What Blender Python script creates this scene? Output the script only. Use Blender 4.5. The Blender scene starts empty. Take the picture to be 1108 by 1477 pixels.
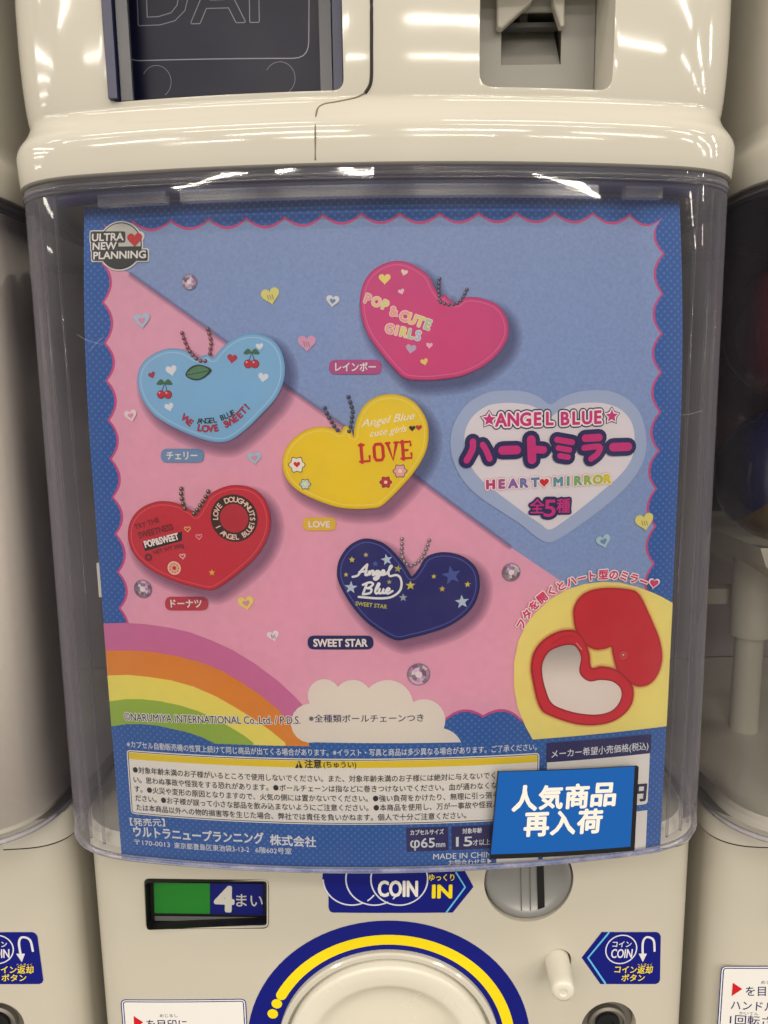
import bpy, bmesh, math, random
from mathutils import Vector, Matrix, geometry
random.seed(7)
S = bpy.context.scene
COL = S.collection
PI = math.pi
H = 1.15                      # height of the camera above the shop floor (floor itself is out of frame)

# ------------------------------------------------------------------ camera
PITCH, ROLL, YAW = 0.1583, 0.01447, 0.00338
F_PX, CX, CY = 1067.0, 554.0, 738.5
CAM = Vector((0.0003, -0.2883, 0.0))
def _axes():
    F = Vector((0, math.cos(PITCH), -math.sin(PITCH))); R = Vector((1, 0, 0)); U = Vector((0, math.sin(PITCH), math.cos(PITCH)))
    M = Matrix.Rotation(YAW, 3, 'Z'); F, R, U = M @ F, M @ R, M @ U
    return F, R * math.cos(ROLL) - U * math.sin(ROLL), R * math.sin(ROLL) + U * math.cos(ROLL)
CF, CR, CU = _axes()
cd = bpy.data.cameras.new('camera'); cam = bpy.data.objects.new('camera', cd); COL.objects.link(cam)
cd.sensor_fit = 'VERTICAL'; cd.sensor_height = 36; cd.lens = F_PX / 1477 * 36; cd.clip_start = 0.01; cd.clip_end = 60
cam.matrix_world = Matrix.Translation(CAM + Vector((0, 0, H))) @ Matrix((CR, CU, -CF)).transposed().to_4x4()
S.camera = cam

# ------------------------------------------------------------------ light
W = bpy.data.worlds.new('World'); S.world = W; W.use_nodes = True
wn = W.node_tree; wb = wn.nodes['Background']; wb.inputs[1].default_value = 0.45
_tc = wn.nodes.new('ShaderNodeTexCoord'); _sp = wn.nodes.new('ShaderNodeSeparateXYZ'); _rp = wn.nodes.new('ShaderNodeValToRGB'); _mp = wn.nodes.new('ShaderNodeMapRange')
_mp.inputs[1].default_value = -1; _mp.inputs[2].default_value = 1
wn.links.new(_tc.outputs['Generated'], _sp.inputs[0]); wn.links.new(_sp.outputs['Z'], _mp.inputs[0]); wn.links.new(_mp.outputs[0], _rp.inputs[0]); wn.links.new(_rp.outputs[0], wb.inputs[0])
_rp.color_ramp.elements[0].color = (0.34, 0.30, 0.24, 1); _rp.color_ramp.elements[1].color = (1.0, 0.92, 0.78, 1)
_e = _rp.color_ramp.elements.new(0.5); _e.color = (0.95, 0.87, 0.75, 1)
LAMP_K = 1.15
def lamp(x, y, z, sx, sy, w):
    ld = bpy.data.lights.new('ceiling_lamp', 'AREA'); ld.shape = 'RECTANGLE'; ld.size = sx; ld.size_y = sy; ld.energy = w * LAMP_K; ld.color = (1.0, 0.92, 0.80)
    o = bpy.data.objects.new('ceiling_lamp', ld); COL.objects.link(o); o.location = (x, y, H + z)
    return o
for j, y in enumerate((-0.75, -1.7, -2.9, -4.3)):            # rows of long shop ceiling lamps
    for x in (-2.1, -0.7, 0.7, 2.1):
        lamp(x + 0.12 * (j % 2), y, 1.35, 0.95, 0.05, (4, 8, 15, 22)[j])
for x in (3.6, 5.0, 6.4):                                  # the rows go on along the aisle
    for y in (-2.6, -1.5, -0.5): lamp(x, y, 1.35, 0.95, 0.07, 12)
for x in (-3.5, -4.3, -5.4, -7.0): lamp(x, -0.7, 1.35, 0.16, 2.3, 26)
S.render.engine = 'CYCLES'; S.cycles.use_denoising = True; S.cycles.transparent_max_bounces = 24; S.cycles.max_bounces = 8
S.cycles.sample_clamp_indirect = 4
vs = S.view_settings; vs.view_transform = 'Standard'; vs.look = 'None'; vs.exposure = 0.27; vs.gamma = 1; vs.use_curve_mapping = False

# ------------------------------------------------------------------ materials
def lin(c):
    c = c / 255.0
    return c / 12.92 if c <= 0.04045 else ((c + 0.055) / 1.055) ** 2.4
def rgb(r, g, b): return (lin(r), lin(g), lin(b), 1)
MATS = {}
def pbsdf(name, col, rough=0.5, spec=0.5, metal=0.0, coat=0.0, noise=0.0, nscale=300, bump=0.0, bscale=400, wear=0.0):
    m = bpy.data.materials.new(name); m.use_nodes = True; nt = m.node_tree; b = nt.nodes['Principled BSDF']
    b.inputs['Base Color'].default_value = col; b.inputs['Roughness'].default_value = rough; b.inputs['Metallic'].default_value = metal
    b.inputs['Specular IOR Level'].default_value = spec; b.inputs['Coat Weight'].default_value = coat; b.inputs['Coat Roughness'].default_value = 0.08
    tc = nt.nodes.new('ShaderNodeTexCoord')
    if noise:
        n = nt.nodes.new('ShaderNodeTexNoise'); n.inputs['Scale'].default_value = nscale; n.inputs['Detail'].default_value = 5
        r = nt.nodes.new('ShaderNodeMapRange'); r.inputs[1].default_value = 0.3; r.inputs[2].default_value = 0.7; r.inputs[3].default_value = 1 - noise; r.inputs[4].default_value = 1 + noise
        mx = nt.nodes.new('ShaderNodeVectorMath'); mx.operation = 'SCALE'; mx.inputs[0].default_value = col[:3]
        nt.links.new(tc.outputs['Object'], n.inputs['Vector']); nt.links.new(n.outputs[0], r.inputs[0]); nt.links.new(r.outputs[0], mx.inputs['Scale']); nt.links.new(mx.outputs[0], b.inputs['Base Color'])
    if wear:
        n2 = nt.nodes.new('ShaderNodeTexNoise'); n2.inputs['Scale'].default_value = 35; n2.inputs['Detail'].default_value = 8
        r2 = nt.nodes.new('ShaderNodeMapRange'); r2.inputs[1].default_value = 0.35; r2.inputs[2].default_value = 0.75; r2.inputs[3].default_value = rough; r2.inputs[4].default_value = rough + wear
        nt.links.new(tc.outputs['Object'], n2.inputs['Vector']); nt.links.new(n2.outputs[0], r2.inputs[0]); nt.links.new(r2.outputs[0], b.inputs['Roughness'])
    if bump:
        n3 = nt.nodes.new('ShaderNodeTexNoise'); n3.inputs['Scale'].default_value = bscale; bp = nt.nodes.new('ShaderNodeBump'); bp.inputs['Strength'].default_value = bump; bp.inputs['Distance'].default_value = 0.0005
        nt.links.new(tc.outputs['Object'], n3.inputs['Vector']); nt.links.new(n3.outputs[0], bp.inputs['Height']); nt.links.new(bp.outputs[0], b.inputs['Normal'])
    return m
def ink(r, g, b, noise=0.0, nscale=500):
    k = (r, g, b, noise)
    if k not in MATS: MATS[k] = pbsdf('ink_%d_%d_%d' % (r, g, b), rgb(r, g, b), 0.55, 0.25, noise=noise, nscale=nscale)
    return MATS[k]
def tint(r, g, b, a):                      # a thin translucent layer of printed ink
    k = ('t', r, g, b, a)
    if k not in MATS:
        m = bpy.data.materials.new('ink_tint'); m.use_nodes = True; nt = m.node_tree; nt.nodes.clear()
        o = nt.nodes.new('ShaderNodeOutputMaterial'); mx = nt.nodes.new('ShaderNodeMixShader'); t = nt.nodes.new('ShaderNodeBsdfTransparent'); d = nt.nodes.new('ShaderNodeBsdfDiffuse')
        d.inputs[0].default_value = rgb(r, g, b); mx.inputs[0].default_value = a
        nt.links.new(t.outputs[0], mx.inputs[1]); nt.links.new(d.outputs[0], mx.inputs[2]); nt.links.new(mx.outputs[0], o.inputs[0]); MATS[k] = m
    return MATS[k]
def dotted(name, c0, c1, pitch=0.0030, rad=0.24):
    m = pbsdf(name, c0, 0.55, 0.25); nt = m.node_tree; b = nt.nodes['Principled BSDF']
    uv = nt.nodes.new('ShaderNodeUVMap'); sp = nt.nodes.new('ShaderNodeSeparateXYZ'); nt.links.new(uv.outputs[0], sp.inputs[0])
    def math_(op, a, c=None):
        n = nt.nodes.new('ShaderNodeMath'); n.operation = op
        for i, q in enumerate((a, c)):
            if q is None: continue
            if isinstance(q, (int, float)): n.inputs[i].default_value = q
            else: nt.links.new(q, n.inputs[i])
        return n.outputs[0]
    y = math_('DIVIDE', sp.outputs[1], pitch * 0.5); row = math_('FLOOR', y)
    sh = math_('MULTIPLY', math_('MODULO', math_('ABSOLUTE', row), 2.0), 0.5)
    x = math_('ADD', math_('DIVIDE', sp.outputs[0], pitch), sh)
    fx = math_('SUBTRACT', math_('FRACT', math_('ADD', x, 100)), 0.5); fy = math_('MULTIPLY', math_('SUBTRACT', math_('FRACT', math_('ADD', y, 100)), 0.5), 0.5)
    d = math_('SQRT', math_('ADD', math_('MULTIPLY', fx, fx), math_('MULTIPLY', fy, fy)))
    r = nt.nodes.new('ShaderNodeMapRange'); r.inputs[1].default_value = rad * 0.55; r.inputs[2].default_value = rad; r.inputs[3].default_value = 1; r.inputs[4].default_value = 0
    nt.links.new(d, r.inputs[0]); mx = nt.nodes.new('ShaderNodeMix'); mx.data_type = 'RGBA'; mx.inputs[6].default_value = c0; mx.inputs[7].default_value = c1
    nt.links.new(r.outputs[0], mx.inputs[0]); nt.links.new(mx.outputs[2], b.inputs['Base Color'])
    return m
def clear(name, tintc=(0.99, 0.99, 0.995), edge=(0.90, 0.89, 0.93), ior=1.40, rough=0.02, haze=0.008, edge_haze=0.40):
    m = bpy.data.materials.new(name); m.use_nodes = True; nt = m.node_tree; nt.nodes.clear()
    o = nt.nodes.new('ShaderNodeOutputMaterial'); fr = nt.nodes.new('ShaderNodeFresnel'); fr.inputs[0].default_value = ior
    lw = nt.nodes.new('ShaderNodeLayerWeight'); lw.inputs[0].default_value = 0.35
    pw = nt.nodes.new('ShaderNodeMath'); pw.operation = 'POWER'; pw.inputs[1].default_value = 1.7; nt.links.new(lw.outputs['Facing'], pw.inputs[0])
    mc = nt.nodes.new('ShaderNodeMix'); mc.data_type = 'RGBA'; mc.inputs[6].default_value = (*tintc, 1); mc.inputs[7].default_value = (*edge, 1); nt.links.new(lw.outputs['Fresnel'], mc.inputs[0])
    t = nt.nodes.new('ShaderNodeBsdfTransparent'); nt.links.new(mc.outputs[2], t.inputs[0])
    g = nt.nodes.new('ShaderNodeBsdfGlossy'); g.inputs['Roughness'].default_value = rough
    tc = nt.nodes.new('ShaderNodeTexCoord'); n3 = nt.nodes.new('ShaderNodeTexNoise'); n3.inputs['Scale'].default_value = 14; n3.inputs['Detail'].default_value = 2
    bp = nt.nodes.new('ShaderNodeBump'); bp.inputs['Strength'].default_value = 0.25; bp.inputs['Distance'].default_value = 0.004
    nt.links.new(tc.outputs['Object'], n3.inputs['Vector']); nt.links.new(n3.outputs[0], bp.inputs['Height']); nt.links.new(bp.outputs[0], g.inputs['Normal'])
    g1 = g; g2 = nt.nodes.new('ShaderNodeBsdfGlossy'); g2.inputs['Roughness'].default_value = 0.24; g = nt.nodes.new('ShaderNodeMixShader'); g.inputs[0].default_value = 0.35
    nt.links.new(g1.outputs[0], g.inputs[1]); nt.links.new(g2.outputs[0], g.inputs[2])
    df = nt.nodes.new('ShaderNodeBsdfDiffuse'); df.inputs[0].default_value = (0.68, 0.65, 0.80, 1)
    n4 = nt.nodes.new('ShaderNodeTexNoise'); n4.inputs['Scale'].default_value = 60; n4.inputs['Detail'].default_value = 9; n4.inputs['Roughness'].default_value = 0.7
    r4 = nt.nodes.new('ShaderNodeMapRange'); r4.inputs[1].default_value = 0.45; r4.inputs[2].default_value = 0.75; r4.inputs[3].default_value = haze * 0.4; r4.inputs[4].default_value = haze * 2.0
    nt.links.new(tc.outputs['Object'], n4.inputs['Vector']); nt.links.new(n4.outputs[0], r4.inputs[0])
    ed = nt.nodes.new('ShaderNodeMath'); ed.operation = 'MULTIPLY_ADD'; ed.inputs[1].default_value = edge_haze; nt.links.new(pw.outputs[0], ed.inputs[0]); nt.links.new(r4.outputs[0], ed.inputs[2])
    m0 = nt.nodes.new('ShaderNodeMixShader'); nt.links.new(ed.outputs[0], m0.inputs[0]); nt.links.new(t.outputs[0], m0.inputs[1]); nt.links.new(df.outputs[0], m0.inputs[2])
    mx = nt.nodes.new('ShaderNodeMixShader'); nt.links.new(fr.outputs[0], mx.inputs[0]); nt.links.new(m0.outputs[0], mx.inputs[1]); nt.links.new(g.outputs[0], mx.inputs[2]); nt.links.new(mx.outputs[0], o.inputs[0])
    return m
M_WHITE = pbsdf('ivory_abs_plastic', (0.55, 0.523, 0.462, 1), 0.07, 0.5, noise=0.02, nscale=18, wear=0.04)
M_WHITE_SATIN = pbsdf('ivory_satin_plastic', (0.525, 0.492, 0.42, 1), 0.28, 0.5, noise=0.012, nscale=18, wear=0.12, bump=0.03, bscale=900)
M_KNOB = pbsdf('white_knob_plastic', (0.64, 0.61, 0.53, 1), 0.22, 0.5, wear=0.1)
M_TRAY = pbsdf('cream_tray_plastic', (0.70, 0.67, 0.57, 1), 0.4)
M_GREY = pbsdf('grey_plastic', rgb(150, 148, 142), 0.45, noise=0.03, nscale=60, bump=0.05, bscale=1500)
M_GREY_D = pbsdf('dark_grey_plastic', rgb(92, 92, 92), 0.5)
M_SLOT = pbsdf('zinc_coin_disc', rgb(150, 150, 150), 0.35, metal=0.5, wear=0.15)
M_BLACK = pbsdf('black_plastic', rgb(16, 16, 18), 0.4)
M_SEAM = pbsdf('painted_gap_shade', rgb(40, 36, 30), 0.8)  # dark tube colour stands for the shade in an open seam
M_SEAM_L = pbsdf('grey_mould_seam', rgb(120, 110, 92), 0.7)
M_NAVY = pbsdf('navy_tinted_plastic', rgb(16, 16, 80), 0.4, wear=0.1)
M_FLAP = pbsdf('smoked_navy_plastic', rgb(14, 16, 38), 0.28, 0.2, wear=0.12)
M_EMB = pbsdf('embossed_edge', rgb(112, 114, 128), 0.3)
M_STEEL = pbsdf('worn_steel', rgb(150, 145, 138), 0.35, metal=0.9, wear=0.2)
M_TAUPE = pbsdf('taupe_panel', rgb(176, 168, 172), 0.6)
M_GREYSHEET = pbsdf('pale_grey_card', rgb(236, 228, 218), 0.6, noise=0.02)
M_EDGE = pbsdf('dark_navy_edge', rgb(34, 36, 74), 0.3)
M_FLANGE = pbsdf('smoky_grey_flange', rgb(64, 64, 72), 0.25)
M_INSIDE_SHADE = pbsdf('painted_inside_shade', rgb(34, 24, 32), 0.5)
M_WALL = pbsdf('dark_wall', rgb(60, 52, 45), 0.8)
M_CASE = clear('clear_polystyrene')
M_SHEET = clear('clear_inner', (0.99, 0.99, 0.995), (0.95, 0.95, 0.97), 1.10, 0.03, 0.003, 0.10)
M_LIPEDGE = clear('clear_thick_edge', (0.93, 0.93, 0.96), (0.9, 0.9, 0.94), 1.35, 0.35, 0.22, 0.35)
M_RIB = clear('clear_rib', (0.93, 0.93, 0.95), (0.86, 0.85, 0.90), 1.5, 0.12, 0.012)
M_GREEN = pbsdf('green_window', rgb(28, 120, 38), 0.3)

# ------------------------------------------------------------------ objects
def tag(o, label=None, cat=None, group=None, kind=None):
    for k, v in (('label', label), ('category', cat), ('group', group), ('kind', kind)):
        if v: o[k] = v
    return o
def thing(name, label, cat, loc, group=None):
    o = bpy.data.objects.new(name, None); COL.objects.link(o); o.location = loc; o.empty_display_size = 0.02
    return tag(o, label, cat, group)
def root_loc(p):
    l = Vector((0, 0, 0))
    while p is not None: l += Vector(p.location); p = p.parent
    return l
def obj(name, bm, mats, parent=None, smooth=False, label=None, sharp=None):
    if not isinstance(mats, (list, tuple)): mats = [mats]
    me = bpy.data.meshes.new(name); L = root_loc(parent)
    if L.length: bmesh.ops.translate(bm, verts=bm.verts, vec=-L)
    bm.to_mesh(me); bm.free()
    for m in mats: me.materials.append(m)
    o = bpy.data.objects.new(name, me); COL.objects.link(o); o.parent = parent
    if smooth:
        me.polygons.foreach_set('use_smooth', [True] * len(me.polygons))
        if sharp: me.set_sharp_from_angle(angle=math.radians(sharp))
    if label: o['label'] = label
    return o

# surfaces that printed matter lies on: a vertical cylinder of radius R whose crest is at y0, plus a backward lean above z0
class Surf:
    def __init__(s, R, y0=0.0, k=0.0, z0=0.0, x0=0.0): s.R, s.y0, s.k, s.z0, s.x0 = R, y0, k, z0, x0
    def at(s, u, v, off=0.0):
        t = u / s.R; g = s.k * (v - s.z0) ** 2 if (s.k and v > s.z0) else 0.0
        return Vector((s.x0 + (s.R + off) * math.sin(t), s.y0 + s.R - (s.R + off) * math.cos(t) + g, v))
    def uv(s, px, py):
        d = CF + CR * ((px - CX) / F_PX) + CU * ((CY - py) / F_PX)
        t = (s.y0 - CAM.y) / d.y
        for _ in range(40):
            p = CAM + d * t
            x = max(-s.R, min(s.R, p.x - s.x0)); g = s.k * (p.z - s.z0) ** 2 if (s.k and p.z > s.z0) else 0.0
            y = s.y0 + s.R - math.sqrt(s.R * s.R - x * x) + g
            t += (y - p.y) / d.y
        p = CAM + d * t
        return Vector((s.R * math.asin(max(-1, min(1, (p.x - s.x0) / s.R))), p.z))
    def px(s, pts): return [s.uv(a, b) for a, b in pts]
def P(px, py, y):                                     # the point seen at a pixel of the photograph, at depth y
    d = CF + CR * ((px - CX) / F_PX) + CU * ((CY - py) / F_PX)
    return CAM + d * ((y - CAM.y) / d.y)
POSTER = Surf(0.6016, 0.0, 1.2263, -0.0263)
CASE_Y = -0.0045
X0 = -0.0023                   # the case sits this far left of the poster's middle
CASE = Surf(0.6016 + 0.0045, CASE_Y, x0=X0)
PANEL_Y = 0.028
PANEL = Surf(1.6, PANEL_Y)
def PY(p): return PANEL.at(p.x, p.y).y

def smooth_loop(pts, n=6, closed=True):
    out = []; N = len(pts)
    for i in range(N if closed else N - 1):
        p0, p1, p2, p3 = (pts[(i - 1) % N], pts[i], pts[(i + 1) % N], pts[(i + 2) % N]) if closed else (pts[max(i - 1, 0)], pts[i], pts[i + 1], pts[min(i + 2, N - 1)])
        for j in range(n):
            t = j / n
            out.append(0.5 * ((2 * p1) + (p2 - p0) * t + (2 * p0 - 5 * p1 + 4 * p2 - p3) * t * t + (3 * p1 - p0 - 3 * p2 + p3) * t ** 3))
    if not closed: out.append(pts[-1])
    return out
def circle(c, r, n=28, ry=None): return [c + Vector((r * math.cos(2 * PI * i / n), (ry or r) * math.sin(2 * PI * i / n))) for i in range(n)]
def rrect(a, b, c, d, r, n=5):
    """corners a (tl) b (tr) c (br) d (bl) as uv vectors"""
    out = []; q = [a, b, c, d]
    for i in range(4):
        p, pr, nx = q[i], q[i - 1], q[(i + 1) % 4]
        e0 = (pr - p).normalized() * r; e1 = (nx - p).normalized() * r
        for j in range(n + 1):
            t = j / n; out.append((p + e0) * (1 - t) ** 2 + p * 2 * t * (1 - t) + (p + e1) * t * t)
    return out
def stroke(pts, w, w1=None, n=7):
    """outline of a brush stroke along pts (uv) with round ends, half-width w -> w1"""
    if w1 is None: w1 = w
    L = []; Rr = []; N = len(pts)
    for i, p in enumerate(pts):
        t = (pts[min(i + 1, N - 1)] - pts[max(i - 1, 0)]).normalized(); nn = Vector((-t.y, t.x)); ww = w + (w1 - w) * i / max(1, N - 1)
        L.append(p + nn * ww); Rr.append(p - nn * ww)
    t1 = (pts[-1] - pts[-2]).normalized(); a1 = math.atan2(t1.y, t1.x); t0 = (pts[0] - pts[1]).normalized(); a0 = math.atan2(t0.y, t0.x)
    cap1 = [pts[-1] + w1 * Vector((math.cos(a1 + PI / 2 - PI * j / n), math.sin(a1 + PI / 2 - PI * j / n))) for j in range(1, n)]
    cap0 = [pts[0] + w * Vector((math.cos(a0 + PI / 2 - PI * j / n), math.sin(a0 + PI / 2 - PI * j / n))) for j in range(1, n)]
    return L + cap1 + Rr[::-1] + cap0
def ring(c, r0, r1, n=48, a0=0.0, a1=2 * PI):
    return [[c + Vector((r * math.cos(a0 + (a1 - a0) * i / n), r * math.sin(a0 + (a1 - a0) * i / n))) for i in range(n + 1)] for r in (r0, r1)]
def inset(pts, d):
    """shift a loop inwards by d (outwards when negative)"""
    N = len(pts); A = sum(pts[i].x * pts[(i + 1) % N].y - pts[(i + 1) % N].x * pts[i].y for i in range(N)); s = 1 if A > 0 else -1
    out = []
    for i in range(N):
        t = pts[(i + 1) % N] - pts[i - 1]
        if t.length < 1e-9: out.append(pts[i]); continue
        t.normalize(); out.append(pts[i] + Vector((-t.y, t.x)) * d * s)
    return out
LAY = 0.00003
class Print:
    """flat artwork on a surface; every added shape lies a little above the one before"""
    def __init__(s, surf, base=0.0): s.surf = surf; s.base = base; s.bm = bmesh.new(); s.uvl = s.bm.loops.layers.uv.new('UVMap'); s.mats = []; s.k = 0
    def mi(s, m):
        if m not in s.mats: s.mats.append(m)
        return s.mats.index(m)
    def _absorb(s, b2, m, off):
        i = s.mi(m); vm = {}
        for v in b2.verts: vm[v] = s.bm.verts.new(s.surf.at(v.co.x, v.co.y, off + v.co.z))
        for f in b2.faces:
            try: nf = s.bm.faces.new([vm[v] for v in f.verts])
            except ValueError: continue
            nf.material_index = i
            for l, v in zip(nf.loops, f.verts): l[s.uvl].uv = (v.co.x, v.co.y)
        b2.free()
    def off(s, lay): s.k += 1; return s.base + lay * LAY + (s.k % 12) * 1.2e-6
    def _cut(s, b, step=0.006):
        for ax in (0, 1):
            lo = min(v.co[ax] for v in b.verts); hi = max(v.co[ax] for v in b.verts); q = math.floor(lo / step) + 1
            while q * step < hi - 1e-6:
                no = Vector((0, 0, 0)); no[ax] = 1; co = no * (q * step)
                bmesh.ops.bisect_plane(b, geom=b.verts[:] + b.edges[:] + b.faces[:], plane_co=co, plane_no=no, dist=1e-7); q += 1
    def poly(s, pts, m, lay, cut=True):
        q = []
        for p in pts:
            if not q or (q[-1] - p).length > 2e-6: q.append(Vector(p))
        if (q[0] - q[-1]).length < 2e-6: q.pop()
        if sum(q[i].x * q[i - 1].y - q[i - 1].x * q[i].y for i in range(len(q))) > 0: q.reverse()
        K = 1000.0
        vs_, _, fs_, *_r = geometry.delaunay_2d_cdt([p * K for p in q], [], [list(range(len(q)))], 1, 1e-4)
        b = bmesh.new(); vv = [b.verts.new((v.x / K, v.y / K, 0)) for v in vs_]
        for f in fs_:
            try: b.faces.new([vv[k] for k in f])
            except ValueError: pass
        b.normal_update()
        for f in b.faces:
            if f.normal.z < 0: f.normal_flip()
        if cut: s._cut(b)
        s._absorb(b, m, s.off(lay)); return s
    def band(s, rings, m, lay):
        ra, rb = [rings[0][0]], [rings[1][0]]
        for i in range(1, len(rings[0])):
            k = max(1, math.ceil((rings[0][i] - rings[0][i - 1]).length / 0.003))
            for j in range(1, k + 1): ra.append(rings[0][i - 1].lerp(rings[0][i], j / k)); rb.append(rings[1][i - 1].lerp(rings[1][i], j / k))
        rings = [ra, rb]
        b = bmesh.new(); a = [b.verts.new((p.x, p.y, 0)) for p in rings[0]]; c = [b.verts.new((p.x, p.y, 0)) for p in rings[1]]
        for i in range(len(a) - 1): b.faces.new((a[i + 1], a[i], c[i], c[i + 1]))
        bmesh.ops.recalc_face_normals(b, faces=b.faces); s._absorb(b, m, s.off(lay)); return s
    def loopline(s, pts, w, m, lay):
        q = list(pts) + [pts[0]]; i0 = inset(pts, w); return s.band([q, i0 + [i0[0]]], m, lay)
    def line(s, pts, w, m, lay, w1=None): return s.poly(stroke(pts, w, w1), m, lay, cut=False)
    # ---- lettering
    def fat(s, b, m, lay, r, extra=0.0):
        """a letter made bolder (or outlined) by laying copies of it round a small circle"""
        n = 0 if r <= 1e-7 else 6 if r < 0.00012 else 10 if r < 0.0005 else 16
        z = s.off(lay) + extra
        for k in range(n):
            c = b.copy(); a = 2 * PI * k / n
            for v in c.verts: v.co.x += r * math.cos(a); v.co.y += r * math.sin(a); v.co.z = 1.1e-6 * (k + 1)
            s._absorb(c, m, z)
        s._absorb(b, m, z)
    def text(s, t, a, b, h, m, lay, bold=0.0, shear=0.0, wide=None):
        """t from point a to point b (uv of its lower left and lower right), letter height h (uv units)"""
        tb, x0, x1 = text_mesh(t, shear); d = (b - a); L = d.length; d.normalize(); n = Vector((-d.y, d.x))
        cjk = any(ord(c) > 0x2e80 for c in t); y0, hh = (-0.085, 0.90) if cjk else (0.0, 0.727)
        sx = L / (x1 - x0); sy = h / hh
        for v in tb.verts:
            p = a + d * ((v.co.x - x0) * sx) + n * ((v.co.y - y0) * sy); v.co = (p.x, p.y, 0)
        s.fat(tb, m, lay, bold * sy * 0.85); return s
    def tpx(s, t, a, b, h, m, lay, bold=0.0, shear=0.0):
        """the same with the two ends and the height given in photograph pixels"""
        A, B = s.surf.uv(*a), s.surf.uv(*b); C = s.surf.uv(a[0], a[1] - h); return s.text(t, A, B, (C - A).length, m, lay, bold, shear)
    def tpath(s, t, path, h, m, lay, bold=0.0, wide=1.0):
        """letters one by one along a smooth path of uv points (letter centres)"""
        q = smooth_loop(path, 12, False); ds = [0]
        for i in range(1, len(q)): ds.append(ds[-1] + (q[i] - q[i - 1]).length)
        n = len(t)
        for i, ch in enumerate(t):
            if ch == ' ': continue
            T = ds[-1] * (i + 0.0) / max(1, n - 1); j = max(1, next((j for j in range(len(ds)) if ds[j] >= T - 1e-9), len(ds) - 1)); r = (T - ds[j - 1]) / max(1e-9, ds[j] - ds[j - 1])
            c = q[j - 1].lerp(q[j], r); d = (q[min(j + 2, len(q) - 1)] - q[max(j - 3, 0)]).normalized(); nn = Vector((-d.y, d.x))
            tb, x0, x1 = text_mesh(ch, 0); cjk = ord(ch) > 0x2e80; mid, hh = (0.365, 0.90) if cjk else (0.36, 0.727); sc = h / hh
            for v in tb.verts:
                p = c + d * ((v.co.x - (x0 + x1) / 2) * sc * wide) + nn * ((v.co.y - mid) * sc); v.co = (p.x, p.y, 0)
            mm = m[i % len(m)] if isinstance(m, list) else m
            s.fat(tb, mm, lay, bold * sc * 0.85, (i % 3) * 8e-6 if bold > 0.05 else 0.0)
        return s
    def done(s, name, parent, label=None):
        return obj(name, s.bm, s.mats, parent, label=label)
_fc = bpy.data.curves.new('lettering', 'FONT'); _fo = bpy.data.objects.new('lettering', _fc); COL.objects.link(_fo); _fc.resolution_u = 3
def text_mesh(t, shear):
    _fc.body = t; _fc.shear = shear
    bpy.context.view_layer.update(); ev = _fo.evaluated_get(bpy.context.evaluated_depsgraph_get()); me = ev.to_mesh(); b = bmesh.new(); b.from_mesh(me); ev.to_mesh_clear()
    bmesh.ops.remove_doubles(b, verts=b.verts, dist=1e-6)
    b.normal_update()
    xs = [v.co.x for v in b.verts] or [0, 1]
    return b, min(xs), max(xs)

# ------------------------------------------------------------------ solids
def outline(d, hw=0.1482, R=0.606, yf=CASE_Y, xc=0.110, yc=0.048, yb=0.24, n=14, xs=X0):
    """plan of the machine: bowed front, rounded corners, straight sides (left back to right back)"""
    def fy(x): return yf + R - math.sqrt(R * R - x * x)
    right = []
    for i in range(n + 1): right.append(Vector((xc * i / n, fy(xc * i / n))))
    p0 = right[-1]; t0 = Vector((1, xc / R)).normalized(); p3 = Vector((hw, yc)); k = 0.6
    p1 = p0 + t0 * (hw - xc) * k * 1.1; p2 = p3 - Vector((0, 1)) * (yc - p0.y) * k
    for i in range(1, 13):
        t = i / 12; right.append(p0 * (1 - t) ** 3 + p1 * 3 * t * (1 - t) ** 2 + p2 * 3 * t * t * (1 - t) + p3 * t ** 3)
    right.append(Vector((hw, yb)))
    pts = [Vector((-p.x, p.y)) for p in right[:0:-1]] + right; out = []
    for i, p in enumerate(pts):
        t = (pts[min(i + 1, len(pts) - 1)] - pts[max(i - 1, 0)]).normalized(); nn = Vector((t.y, -t.x))
        if i in (0, len(pts) - 1): out.append(Vector((p.x + math.copysign(d, p.x), p.y)))
        else: out.append(p + nn * d)
    return [Vector((p.x + xs, p.y)) for p in out]
def loft(profile, cap=True, closed=True, **kw):
    """profile: list of (z, offset)"""
    bm = bmesh.new(); rows = []
    for z, d in profile: rows.append([bm.verts.new((p.x, p.y, z)) for p in outline(d, **kw)])
    n = len(rows[0])
    for a, b in zip(rows, rows[1:]):
        for i in range(n if closed else n - 1): bm.faces.new((a[i], a[(i + 1) % n], b[(i + 1) % n], b[i]))
    if cap: bm.faces.new(rows[0][::-1]); bm.faces.new(rows[-1])
    bmesh.ops.recalc_face_normals(bm, faces=bm.faces)
    return bm
def dense(prof, step=0.005):
    out = [prof[0]]
    for (za, da), (zb_, db) in zip(prof, prof[1:]):
        k = max(1, math.ceil((zb_ - za) / step)) if zb_ - za < 0.2 else 10
        out += [(za + (zb_ - za) * i / k, da + (db - da) * i / k) for i in range(1, k + 1)]
    return out
def box(bm, x0, x1, y0, y1, z0, z1):
    v = [bm.verts.new(p) for p in ((x0, y0, z0), (x1, y0, z0), (x1, y1, z0), (x0, y1, z0), (x0, y0, z1), (x1, y0, z1), (x1, y1, z1), (x0, y1, z1))]
    for f in ((3, 2, 1, 0), (4, 5, 6, 7), (0, 1, 5, 4), (1, 2, 6, 5), (2, 3, 7, 6), (3, 0, 4, 7)): bm.faces.new([v[i] for i in f])
    return bm
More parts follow.
